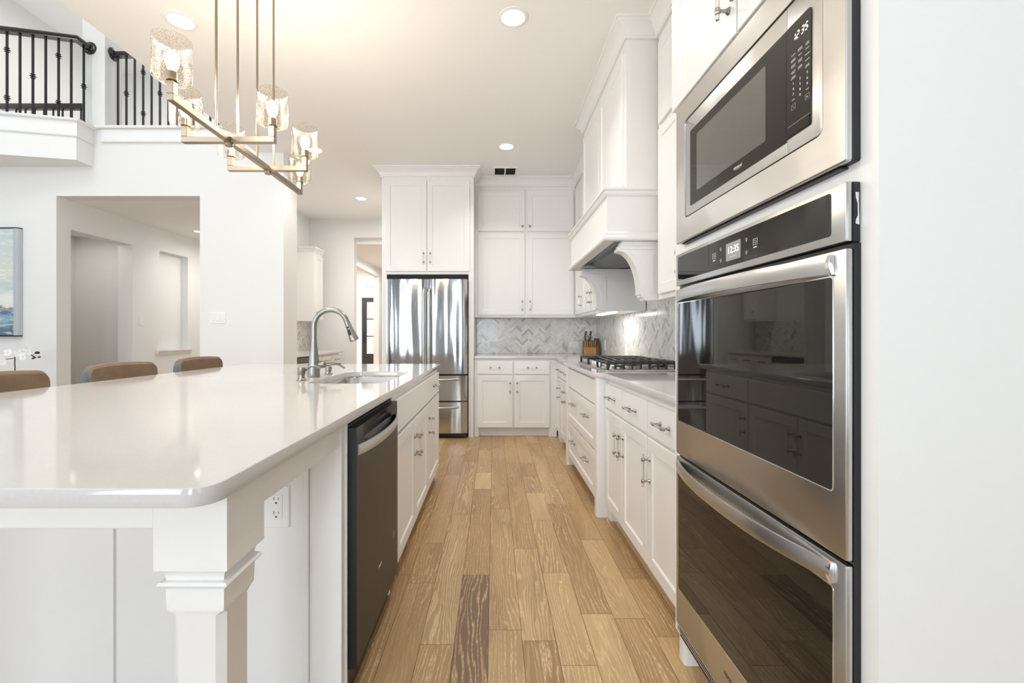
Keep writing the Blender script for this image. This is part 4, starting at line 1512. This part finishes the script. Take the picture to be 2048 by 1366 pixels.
def bow_handle(parent, y0, y1, z0, z1, x, bow, mat='steel', name='handle', sgn=-1, cap='brightchrome', endx=.004):
    """flat strap bowed away from the door"""
    mb = MB()
    n = 24
    th = .009
    rings = []
    for k in range(n + 1):
        u = k / n
        d = endx + bow * (1 - abs(2 * u - 1) ** 2.4)
        y = y0 + (y1 - y0) * u
        xo = x + sgn * d
        rings.append([(xo - sgn * th, y, z0 + .003), (xo - sgn * th, y, z1 - .003), (xo - sgn * th * .6, y, z1), (xo - sgn * .001, y, z1 - .0005), (xo, y, z1 - .004), (xo + sgn * .0015, y, (z0 + z1) / 2), (xo, y, z0 + .004), (xo - sgn * .001, y, z0 + .0005), (xo - sgn * th * .6, y, z0)])
    mb.loft(rings)
    h = mb.build(name, mat, parent)
    return h
def end_cap(parent, y, z0, z1, x, sgn=-1):
    mb = MB()
    p = [(x - .0005, z0), (x - .0005, z1)]
    q = []
    for k in range(9):
        u = k / 8
        q.append((x - .006 - .005 * math.sin(PI * u), z0 + (z1 - z0) * u))
    mb.prism([(x - .0003, z0 + .001)] + q + [(x - .0003, z1 - .001)], y - .0095, y + .0005, 'y', .001)
    return mb.build('handle_cap', 'brightchrome', parent)
for z0, z1, g0, g1, h0, h1 in ((.7490, 1.3085, .8645, 1.2605, 1.2650, 1.3010), (.1700, .7405, .294, .6870, .6960, .7320)):
    d = MB().box(XA, XA + .013, EY0, EY1, z0, z1, .003, 2).build('door', 'steel', t)
    plate_x('door_glass', roundpoly(rect(.8425, 1.5475, g0, g1), .007, 3), XA - .0006, XA + .0008, 'ovenglass', d)
    mb = MB()
    gr_o, gr_i = roundpoly(rect(.8405, 1.5495, g0 - .002, g1 + .002), .008, 3), roundpoly(rect(.8427, 1.5473, g0 + .0002, g1 - .0002), .007, 3)
    ring_faces(mb, [R3(gr_o, XA - .0001), R3(gr_o, XA - .0009), R3(gr_i, XA - .0009), R3(gr_i, XA - .0001)])
    mb.build('glass_bead', 'brightchrome', d)
    bow_handle(d, .8475, 1.5565, h0, h1, XA, .046)
    end_cap(d, .8475, h0 - .001, h1 + .001, XA)
    if z0 < .5:
        logo(d, 1.217, .236, .050, 'dark_text', XA - .0003)
mb = MB()
for k in range(3):
    z = .1445 + k * .0088
    mb.box(XA + .003, XA + .018, EY0, EY1, z, z + .0035, .0008)
mb.build('base_vent', 'steel', t)
MB().box(XA + .013, XO - .001, EY0 + .002, EY1 - .002, .1205, .1415).build('base_lip', 'black', t)
# ================================================================== ISLAND
IXF = -.457                       # face frame of the working side
IC0, IC1 = .883, .914
t = thing('kitchen_island', 'long white kitchen island with a carved corner leg and paneled near end', 'island', (-1.0, 2.5, 0))
mb = MB()
# body left open for the dishwasher and above the sink
mb.box(-1.64, IXF, 1.415, 1.424, .0, IC0)
mb.box(-1.64, -1.06, 1.424, 2.034, .0, IC0)
mb.box(-1.64, IXF, 2.034, 3.66, .095, .64)
mb.box(-1.64, -.96, 2.034, 3.66, .64, IC0).box(-.53, IXF, 2.034, 3.66, .64, IC0)
mb.box(-.96, -.53, 2.034, 2.20, .64, IC0).box(-.96, -.53, 3.05, 3.66, .64, IC0)
mb.build('island_body', 'cab', t)
toe(t, [(-1.60, IXF - .07, 2.034, 3.60, 0, .095), (IXF - .065, IXF - .004, 3.60, 3.66, 0, .095, .002)])
# near end: flat panels with a seam, a stile beside the dishwasher, little corner strips
mb = MB()
mb.box(-1.64, -1.176, 1.407, 1.415, 0, IC0).box(-1.162, -.585, 1.405, 1.415, 0, IC0)
mb.build('end_panel', 'cab', t)
MB().box(-.585, -.568, 1.396, 1.415, 0, IC0, .002).box(-.568, -.553, 1.400, 1.415, 0, IC0, .003).build('corner_strip', 'cab', t)
MB().box(-.553, -.4625, 1.383, 1.4148, 0, IC0, .0015).build('stile', 'cab', t)
# rails under the overhang
mb = MB().box(-1.93, -.60, .802, .824, .812, IC0, .001)
mb.build('apron', 'cab', t)
MB().box(-.492, -.470, .932, 1.383, .812, IC0, .001).build('apron', 'cab', t)
def leg(x1, y0):
    """square post with a cove, bead and chamfered shaft; x1 = right face, y0 = near face"""
    S = .130
    cx, cy = x1 - S / 2, y0 + S / 2
    def sq(h, z):
        return [(cx - h, cy - h, z), (cx + h, cy - h, z), (cx + h, cy + h, z), (cx - h, cy + h, z)]
    H = S / 2
    mb = MB()
    pr = [(H, IC0 - .0005), (H, .7365)]
    for k in range(1, 8):
        a = PI / 2 * k / 7
        pr.append((H - .013 * math.sin(a), .7365 - .0215 * (1 - math.cos(a))))
    pr += [(H - .012, .7145), (H - .006, .7135), (H - .0025, .7085), (H - .006, .7030), (H - .0125, .7005), (H - .0135, .664)]
    # chamfered shaft below the neck: octagon lofted from the square
    rings = [sq(h, z) for h, z in pr]
    mb.loft(rings, True, True)
    def octo(h, c, z):
        return [(cx - h + c, cy - h, z), (cx + h - c, cy - h, z), (cx + h, cy - h + c, z), (cx + h, cy + h - c, z), (cx + h - c, cy + h, z), (cx - h + c, cy + h, z), (cx - h, cy + h - c, z), (cx - h, cy - h + c, z)]
    hn = H - .0135
    mb.loft([octo(hn, .0005, .6642), octo(hn, .0006, .660), octo(hn - .002, .007, .6545), octo(hn - .0045, .013, .647), octo(hn - .0045, .014, .10), octo(hn - .001, .0008, .08), octo(hn, .0005, 0)], True, True)
    return mb.build('leg', 'cab', t)
leg(-.470, .802)
leg(-1.90, .802)
# fronts on the working side
front('panel', t, '+X', IXF, 2.070, 3.022, .706, .858, stile=0)
front('drawer', t, '+X', IXF, 3.036, 3.628, .706, .858, stile=0, handle=[('h', 3.33, .785)])
for u0, u1, hu in ((2.070, 2.534, 2.508), (2.542, 3.022, 2.568), (3.036, 3.628, 3.068)):
    front('door', t, '+X', IXF, u0, u1, .112, .690, handle=[('v', hu, .545)])
plate('wall_outlet', 'white outlet under the island counter beside the carved leg', 'outlet', '-Y', 1.405, -.668, .625, 1, True, False, 1.12)

# ---- quartz top with the sink cut-out
outer = roundpoly([(-2.05, .707), (-.442, .707), (-.442, 3.785), (-2.05, 3.785)], [.05, .045, .02, .02], 8)
SX0, SX1, SY0, SY1 = -.945, -.545, 2.245, 2.985
inner = roundpoly(rect(SX0, SX1, SY0, SY1), .09, 8)
tag(MB().holed(outer, inner, IC0, IC1, .003).build('island_countertop', 'quartz'), 'large white quartz island countertop with the undermount sink cut into it', 'countertop')

# ---- sink
t = thing('sink', 'stainless undermount sink set into the island countertop', 'sink', (-.745, 2.615, IC0))
mb = MB()
def rr(d, z, r):
    return [(p[0], p[1], z) for p in roundpoly(rect(SX0 - .004 + d, SX1 + .004 - d, SY0 - .004 + d, SY1 + .004 - d), r, 6)]
mb.loft([rr(-.008, IC0 - .0008, .09), rr(0, IC0 - .0008, .09), rr(.003, IC0 - .006, .09), rr(.012, IC0 - .18, .08), rr(.03, IC0 - .20, .07), rr(.14, IC0 - .207, .04)], True, False)
n = len(rr(.14, 0, .04))
mb._f([v for v in list(mb.bm.verts)[-n:]])
mb.build('basin', 'sink_steel', t)
MB().lathe([(.045, .0006), (.045, .003), (.036, .0035), (.034, .0015)], (-.745, 2.615, IC0 - .207), (0, 0, 1), 24).build('drain', 'chrome', t)

# ---- faucet
FXp, FYp = -1.027, 2.60
t = thing('faucet', 'tall arched brushed-nickel pull-down faucet behind the island sink', 'faucet', (FXp, FYp, IC1))
prof = [(.033, 0), (.034, .003), (.0325, .03), (.031, .06), (.027, .10), (.021, .16), (.0175, .195), (.0165, .215)]
MB().lathe(prof, (FXp, FYp, IC1 + .0003), (0, 0, 1), 32).build('body', 'nickel', t)
cz, R = IC1 + .288, .096
q = [(FXp, FYp, IC1 + .2155), (FXp, FYp, IC1 + .25)]
for k in range(0, 19):
    a = PI - (PI * .90) * k / 18
    q.append((FXp + R + R * math.cos(a), FYp, cz + R * math.sin(a)))
sp = q[-1]; pv = q[-2]
dr = (Vector(sp) - Vector(pv)).normalized()
MB().tube(q, .0148, 20).build('spout', 'nickel', t)
e0 = Vector(sp) + dr * .0008
hd = MB().lathe([(.0152, 0), (.0158, .012), (.0175, .04), (.0225, .085), (.0265, .112), (.0262, .116), (.022, .118)], e0, dr, 28).build('spray_head', 'nickel', t)
mb = MB()
fr = Vector((-.25, -1, 0)).normalized()
fr = (fr - dr * fr.dot(dr)).normalized()
mb.sphere(e0 + dr * .036 + fr * .0148, .0068, (1, 1, 1), 10)
for d in (.055, .062, .069, .076):
    mb.sphere(e0 + dr * d + fr * (.0165 + (d - .055) * .12), .0078, (1, 1, 1.2), 10)
mb.build('spray_button', 'blackgloss', hd)
mb = MB()
hz = IC1 + .072
mb.lathe([(.015, .022), (.0185, .034), (.0215, .046), (.0215, .058), (.016, .066), (.008, .069)], (FXp, FYp, hz), (1, .12, 0), 20)
mb.tube([(FXp + .060, FYp + .006, hz + .004), (FXp + .085, FYp + .008, hz + .010), (FXp + .12, FYp + .01, hz + .008), (FXp + .15, FYp + .012, hz + .004)], [.0075, .006, .0058, .0062], 10)
mb.build('lever', 'nickel', t)
def dispenser(x, y, label, h, spout):
    t = thing('soap_dispenser', label, 'dispenser', (x, y, IC1), 'dispensers beside the faucet')
    MB().lathe([(.0235, 0), (.0245, .003), (.019, .007), (.0165, .010), (.0165, h * .45), (.0185, h * .47), (.0195, h * .5), (.0195, h), (.017, h + .002)], (x, y, IC1 + .0003), (0, 0, 1), 24).build('pump_body', 'nickel', t)
    MB().tube(spout, [.006 + .0006 * abs(len(spout) / 2 - i) for i in range(len(spout))], 10).build('spout', 'nickel', t)
x, y, z = -1.014, 2.40, IC1
dispenser(x, y, 'small brushed-nickel soap dispenser at the near side of the faucet', .066,
          [(x + .017, y + .01, z + .050), (x + .026, y + .012, z + .064), (x + .045, y + .016, z + .074), (x + .068, y + .02, z + .073), (x + .092, y + .024, z + .062)])
x, y = -1.016, 2.80
dispenser(x, y, 'small brushed-nickel soap dispenser at the far side of the faucet', .046,
          [(x - .03, y - .004, z + .051), (x - .01, y - .004, z + .056), (x + .02, y - .004, z + .060), (x + .055, y - .004, z + .060), (x + .08, y - .004, z + .052), (x + .10, y - .004, z + .038)])

# ---- dishwasher
t = thing('dishwasher', 'dark slate-steel dishwasher with a pale pocket handle set in the island', 'dishwasher', (-.75, 1.73, 0))
WX = -.429
wy0, wy1 = 1.428, 2.030
MB().box(-1.05, IXF - .004, wy0 + .002, wy1 - .002, .012, .868).build('tub', 'black', t)
door = MB()
zb, zt = .104, .860
# skin: slightly proud lower panel, scooped pocket at the top
nU, nV = 24, 26
grid = []
for i in range(nU + 1):
    u = i / nU
    row = []
    for j in range(nV + 1):
        v = j / nV
        z = zb + (zt - zb) * v
        x = WX
        zz = (z - .812) / .040
        uu = (u - .56) / .46
        s = max(0, 1 - uu * uu) * max(0, 1 - zz * zz)
        x -= .022 * min(1, s * 1.7)
        x -= .003 * max(0, (v - .97) / .03)
        row.append((x, wy0 + (wy1 - wy0) * u, z))
    grid.append(row)
V = [[door.bm.verts.new(p) for p in r] for r in grid]
for i in range(nU):
    for j in range(nV):
        door._f([V[i][j], V[i + 1][j], V[i + 1][j + 1], V[i][j + 1]])
per = [V[i][0] for i in range(nU + 1)] + [V[nU][j] for j in range(1, nV + 1)] + [V[i][nV] for i in range(nU - 1, -1, -1)] + [V[0][j] for j in range(nV - 1, 0, -1)]
bk = [door.bm.verts.new((IXF - .003, v.co.y, v.co.z)) for v in per]
for i in range(len(per)):
    door._f([per[i], per[(i + 1) % len(per)], bk[(i + 1) % len(per)], bk[i]])
door._f(bk[::-1])
d = door.build('door', 'steel_dark', t)
bow_handle(d, wy0 + .012, wy1 - .012, .772, .806, WX, .030, 'steel', 'handle', 1, endx=.003)
mb = MB()
mb.prism([(1.56, .8402), (1.63, .8402), (1.63, .8412), (1.56, .8412)], WX - .001, WX + .0003, 'x')
mb.build('seam_mark', 'black', d)
o = text('brand_print', 'Whirlpool', .012, d, (WX + .0003, 1.72, .285), '+X', 'plate', .25)
mb = MB()
for k in range(20):
    a0, a1 = 2 * PI * k / 20, 2 * PI * (k + 1) / 20
    mb.prism([(1.955 + .017 * math.cos(a0), .302 + .017 * math.sin(a0)), (1.955 + .017 * math.cos(a1), .302 + .017 * math.sin(a1)), (1.955 + .0158 * math.cos(a1), .302 + .0158 * math.sin(a1)), (1.955 + .0158 * math.cos(a0), .302 + .0158 * math.sin(a0))], WX, WX + .0004, 'x')
for dz in (-.006, 0, .006):
    mb.prism(rect(1.945, 1.965, .302 + dz - .0008, .302 + dz + .0008), WX, WX + .0004, 'x')
mb.build('round_badge', 'grey_text', d)
MB().box(IXF - .075, IXF - .06, wy0 + .004, wy1 - .004, .002, .10).build('kick_plate', 'black', t)
MB().box(IXF - .02, WX - .004, 1.88, 1.90, .078, .102).build('door_tab', 'plate', t)

# ================================================================== STOOLS
def make_stool(label, x, y, group):
    t = thing('counter_stool', label, 'stool', (x, y, 0), group)
    w = .25
    # curved padded backrest; brown suede faces the island, grey fabric on the ends and back
    mb = MB()
    rings = []
    n = 12
    for u in (-1, -.99, -.965, -.93, -.88, -.7, -.4, 0, .4, .7, .88, .93, .965, .99, 1):
        r = []
        yy = y + w * u
        e = max(0, (abs(u) - .86) / .14)
        topz = .986 - .010 * u * u - .038 * (1 - math.sqrt(max(0, 1 - e * e)))
        curve = .030 * u * u
        for a, b in ((-.052, .62), (-.060, .80), (-.060, topz - .03), (-.050, topz - .008), (-.034, topz), (-.014, topz - .002), (-.002, topz - .016), (.002, .86), (.004, .75), (.002, .62)):
            r.append((x + a + curve, yy, b))
        rings.append(r)
    mb.loft(rings)
    for f in mb.bm.faces:
        f.normal_update()
    bmesh.ops.recalc_face_normals(mb.bm, faces=mb.bm.faces)
    for f in mb.bm.faces:
        if abs(f.normal.y) > .8 or f.normal.x < -.6:
            f.material_index = 1
    bk = mb.build('backrest', ['suede', 'greyfabric'], t)
    mb = MB()
    mb.tube([(x - .018 + .03, y - w - .001, .62), (x - .02 + .03, y - w - .001, .90), (x - .032 + .03, y - w - .001, .915)], .0025, 6)
    mb.build('piping', 'greyfabric', bk)
    MB().box(x - .03, x + .38, y - .22, y + .22, .60, .68, .03, 3).build('seat', 'suede', t)
    for lx, ly in ((x - .02, y - .20), (x - .02, y + .20), (x + .36, y - .20), (x + .36, y + .20)):
        MB().loft([[(lx - a, ly - a, z), (lx + a, ly - a, z), (lx + a, ly + a, z), (lx - a, ly + a, z)] for a, z in ((.013, 0), (.021, .605))]).build('leg', 'legwood', t)
    MB().box(x + .35, x + .37, y - .185, y + .185, .20, .225, .004).box(x - .03, x - .01, y - .185, y + .185, .26, .285, .004).build('foot_rail', 'legwood', t)
G = 'stools along the island'
make_stool('brown suede counter stool at the left edge of the photo, in front of the orchid', -2.27, 2.05, G)
make_stool('brown suede counter stool in front of the wide hall opening, middle of the three', -2.27, 2.785, G)
make_stool('brown suede counter stool farthest from the camera, below the light switch', -2.27, 3.515, G)

# ================================================================== CHANDELIER
t = thing('chandelier', 'brushed-bronze linear chandelier with six hammered glass shades above the island', 'chandelier', (-1.15, 2.14, CEIL))
BX, BZ, bs = -1.15, 2.000, .0125
by0, by1 = 1.615, 2.710
mb = MB().box(BX - bs, BX + bs, by0, by1, BZ - bs, BZ + bs, .0015)
mb.box(BX - bs, BX + bs, by0, by0 + 2 * bs, BZ + bs, BZ + .060, .0015).box(BX - bs, BX + bs, by1 - 2 * bs, by1, BZ + bs, BZ + .060, .0015)
mb.build('bar', 'brass', t)
arms = (1.978, 2.318)
lamps = [(BX, by0 + bs), (BX, by1 - bs)]
for ay in arms:
    mb = MB()
    for s in (-1, 1):
        xa, xb = sorted((BX + s * (bs + .0003), BX + s * .201))
        mb.box(xa, xb, ay - bs, ay + bs, BZ - bs, BZ + bs, .0015)
        xa, xb = sorted((BX + s * .201, BX + s * (.201 - 2 * bs)))
        mb.box(xa, xb, ay - bs, ay + bs, BZ + bs, BZ + .060, .0015)
        lamps.append((BX + s * (.201 - bs), ay))
    mb.build('cross_arm', 'brass', t)
    MB().lathe([(.016, 0), (.016, -.012), (.012, -.016)], (BX, ay, BZ - bs - .0002), (0, 0, 1), 20).build('finial', 'brass', t)
for ry in (1.886, 2.044, 2.213, 2.378):
    MB().tube([(BX, ry, BZ + bs), (BX, ry, CEIL - .022)], .0052, 10).build('rod', 'brass', t)
MB().box(BX - .055, BX + .055, 1.78, 2.46, CEIL - .022, CEIL - .0005, .003).build('canopy', 'brass', t)
rz = random.Random(3)
for lx, ly in lamps:
    z0 = BZ + .0605
    h = MB().lathe([(.019, 0), (.019, .004), (.017, .006), (.017, .032), (.015, .034)], (lx, ly, z0), (0, 0, 1), 20).build('socket', 'brass', t)
    # hammered cylinder, closed below
    mb = MB()
    n = 48
    ro = []
    zs = [.004, .0045, .008, .016] + [.03 + .0150 * k for k in range(9)]
    for i, z in enumerate(zs):
        r = (.032, .055, .0605, .062)[i] if i < 4 else .062
        rr_ = []
        for k in range(n):
            a = 2 * PI * k / n
            w = mnoise.noise(Vector((math.cos(a) * 2.6 + lx * 7, math.sin(a) * 2.6 + ly * 7, z * 42))) * .0022 if i > 2 else 0
            rr_.append((lx + (r + w) * math.cos(a), ly + (r + w) * math.sin(a), z0 + z))
        ro.append(rr_)
    mb.loft(ro, True, False)
    mb.build('glass_shade', 'hammered', t)
    mb = MB()
    mb.lathe([(.012, .0345), (.014, .045), (.020, .058), (.0235, .075), (.0225, .090), (.016, .103), (.007, .110), (0, .111)], (lx, ly, z0), (0, 0, 1), 16)
    mb.build('bulb', 'bulb', t)
    d = bpy.data.lights.new('bulb_light', 'POINT')
    d.energy = 4.2
    d.color = (1, .86, .68)
    d.shadow_soft_size = .03
    l = bpy.data.objects.new('bulb_light', d)
    l.location = Vector((lx, ly, z0 + .185)) - WLOC(t)
    l.parent = t
    COL.objects.link(l)

# ================================================================== PAINTING, ORCHID
t = thing('painting', 'abstract sea-coloured painting in a thin silver frame at the left edge of the wall', 'painting', (-5.35, 4.66, 1.70))
PX0, PX1, PZ0, PZ1 = -5.90, -4.862, 1.140, 2.255
cv = MB().box(PX0 + .012, PX1 - .052, 4.655, 4.690, PZ0 + .012, PZ1 - .012).build('canvas', 'painting', t, origin=(PX0, 4.69, PZ0))
cv.location = Vector((PX0, 4.69, PZ0)) - WLOC(t)
mb = MB()
mb.box(PX0, PX1, 4.650, 4.698, PZ0, PZ0 + .010).box(PX0, PX1, 4.650, 4.698, PZ1 - .010, PZ1)
mb.box(PX0, PX0 + .010, 4.650, 4.698, PZ0 + .010, PZ1 - .010)
mb.build('frame', 'blackgloss', t)
MB().box(PX1 - .046, PX1, 4.648, 4.698, PZ0 + .010, PZ1 - .010, .002).build('frame_side', 'framemetal', t)

t = thing('console_table', 'low dark console table against the dining wall under the painting', 'table', (-4.9, 4.25, 0))
MB().box(-5.6, -4.15, 4.02, 4.42, .50, .54, .004).build('table_top', 'legwood', t)
for x in (-5.55, -4.24):
    for y in (4.06, 4.34):
        MB().box(x, x + .045, y, y + .045, 0, .50).build('leg', 'legwood', t)
t = thing('orchid', 'white orchid with dark buds behind the leftmost counter stool', 'plant', (-4.42, 4.2, .54))
ox, oy = -4.42, 4.2
MB().lathe([(.05, .0005), (.075, .02), (.082, .11), (.078, .125), (.070, .125), (.072, .10), (.02, .09)], (ox, oy, .54), (0, 0, 1), 24).build('pot', 'ceramic', t)
mb = MB()
for k in range(5):
    a = 2 * PI * k / 5 + .4
    rings = []
    for j in range(7):
        u = j / 6
        c = Vector((ox + math.cos(a) * (.02 + .13 * u), oy + math.sin(a) * (.02 + .13 * u), .64 + .07 * u - .10 * u * u))
        p = Vector((-math.sin(a), math.cos(a), 0)) * (.028 * math.sin(PI * min(.97, .12 + .85 * u)))
        rings.append([c - p, c + Vector((0, 0, -.004)), c + p, c + Vector((0, 0, .004))])
    mb.loft(rings)
mb.build('leaf', 'leaf', t)
st = [(ox, oy, .63), (ox + .005, oy, .78), (ox, oy, .90), (ox + .003, oy, .965), (ox + .04, oy - .01, .975), (ox + .10, oy - .02, .985), (ox + .16, oy - .03, .98), (ox + .215, oy - .03, .955)]
st2 = [(ox + .002, oy, .94), (ox - .05, oy, .935), (ox - .10, oy - .01, .925), (ox - .16, oy - .01, .90)]
mb = MB()
mb.tube(st, .0042, 8)
mb.tube(st2, .003, 8)
mb.tube([(ox + .19, oy - .03, .968), (ox + .225, oy - .03, .985)], .002, 6)
mb.tube([(ox + .195, oy - .03, .965), (ox + .20, oy - .03, .945)], .002, 6)
mb.build('stem', 'stem', t)
for bx, bz, r in ((.238, .992, .016), (.215, .948, .009), (.198, .94, .009), (.255, .952, .010)):
    MB().sphere((ox + bx, oy - .03, bz), r, (1.4, 1, .8), 10).build('bud', 'stem', t)
rf = random.Random(2)
for fx, fz, s in ((.115, 1.0, 1), (.165, 1.005, 1.05), (.06, .985, .9), (-.02, .995, .95), (-.08, .965, 1.0), (-.13, .94, 1.05), (-.16, .905, 1.0), (.13, .955, .9), (-.07, .91, .9)):
    c = Vector((ox + fx, oy - .035 + rf.uniform(-.015, .01), fz))
    tilt = Matrix.Rotation(rf.uniform(-.5, .5), 3, 'Z') @ Matrix.Rotation(rf.uniform(-.4, .4), 3, 'X')
    mb = MB()
    for k in range(5):
        a = PI / 2 + 2 * PI * k / 5
        big = 1.25 if k in (1, 4) else .95
        rings = []
        for j in range(6):
            u = j / 5
            d = Vector((math.cos(a), -.25 * u * u, math.sin(a)))
            w = Vector((-math.sin(a), 0, math.cos(a)))
            wd = .019 * s * big * math.sin(PI * min(.96, .15 + .78 * u))
            p = d * (.004 + .036 * s * u)
            rings.append([c + tilt @ (p - w * wd), c + tilt @ (p + Vector((0, -.004, 0))), c + tilt @ (p + w * wd), c + tilt @ (p + Vector((0, .001, 0)))])
        mb.loft(rings)
    mb.sphere(c + tilt @ Vector((0, -.006, 0)), .007 * s, (1, 1, 1), 8)
    mb.build('flower', 'petal', t)

# ================================================================== PANTRY BEHIND THE DINING WALL
t = thing('upper_cabinet', 'small white wall cabinet in the pantry seen behind the faucet', 'cabinet', (-2.84, 7.0, 1.366))
MB().box(-2.998, -2.712, 6.86, 7.20, 1.366, 2.44).build('cabinet_body', 'cab', t)
front('door', t, '+X', -2.712, 6.875, 7.185, 1.395, 2.37, handle=[('k', 6.915, 1.50)])
MB().sweep([(-2.998, 6.86), (-2.712, 6.86), (-2.712, 7.20)], [(-.01, 2.41), (.006, 2.41), (.012, 2.425), (.03, 2.455), (.045, 2.465), (.045, 2.48), (-.01, 2.48)], side=-1).build('crown', 'cab', t)
PB = -2.40
t = thing('base_cabinet', 'white base cabinet with three drawers in the pantry behind the faucet', 'cabinet', (-2.7, 6.6, 0))
MB().box(-2.998, PB, 5.95, 7.05, .10, .883).build('cabinet_body', 'cab', t)
toe(t, [(PB - .08, PB - .065, 5.95, 7.05, 0, .10)])
for u0, u1 in ((5.97, 6.32), (6.33, 6.68), (6.69, 7.04)):
    front('drawer', t, '+X', PB, u0, u1, .70, .855, stile=0, handle=[('h', (u0 + u1) / 2, .79)])
    front('door', t, '+X', PB, u0, u1, .11, .688, handle=[('v', u0 + .04, .58)])
t = thing('wine_cooler', 'black-topped stainless beverage cooler under the pantry counter', 'appliance', (-2.7, 5.6, 0))
MB().box(-2.99, PB + .0, 5.33, 5.945, .02, .875).build('cooler_body', 'black', t)
MB().box(PB + .0005, PB + .022, 5.335, 5.94, .10, .80, .003).build('door', 'steel', t)
MB().box(PB + .0005, PB + .024, 5.335, 5.94, .803, .872, .003).build('control_strip', 'blackgloss', t)
for y in (5.36, 5.90):
    MB().box(-2.9, -2.6, y, y + .02, 0, .02).build('foot', 'black', t)
tag(MB().holed(rect(-2.990, -2.345, 5.05, 7.08), None, .884, .916).build('countertop', 'quartz'), 'white quartz pantry countertop behind the faucet', 'countertop')
# ---- foyer door
t = thing('glass_door', 'black front door with stacked glass panes in the bright far foyer', 'door', (-3.28, 13.0, 0))
mb = MB()
a0, a1, y0, y1 = -3.76, -2.80, 12.985, 13.03
mb.box(a0, a0 + .13, y0, y1, 0.005, 2.22).box(a1 - .13, a1, y0, y1, .005, 2.22).box(a0 + .13, a1 - .13, y0, y1, 2.10, 2.22).box(a0 + .13, a1 - .13, y0, y1, .005, .62)
for z in (1.12, 1.61):
    mb.box(a0 + .13, a1 - .13, y0, y1, z - .012, z + .012)
mb.box(a0 + .16, a1 - .16, y0 - .012, y0, .15, .52, .008)
mb.build('door_leaf', 'doorblack', t)
MB().box(a0 + .13, a1 - .13, 13.0, 13.006, .62, 2.10).build('pane', 'glass', t)
MB().tube([(a0 + .06, 12.95, .95), (a0 + .06, 12.93, 1.0), (a0 + .06, 12.93, 1.2), (a0 + .06, 12.95, 1.25)], .012, 8).build('handle', 'black', t)
struct('window_7', MB().box(-3.78, -2.78, 13.02, 13.03, 2.45, 2.85), 'glass')
# brick front seen faintly through the door
struct('wall_outside', MB().box(-5.5, -1.0, 17.0, 17.1, 0, 3.5), 'brick')
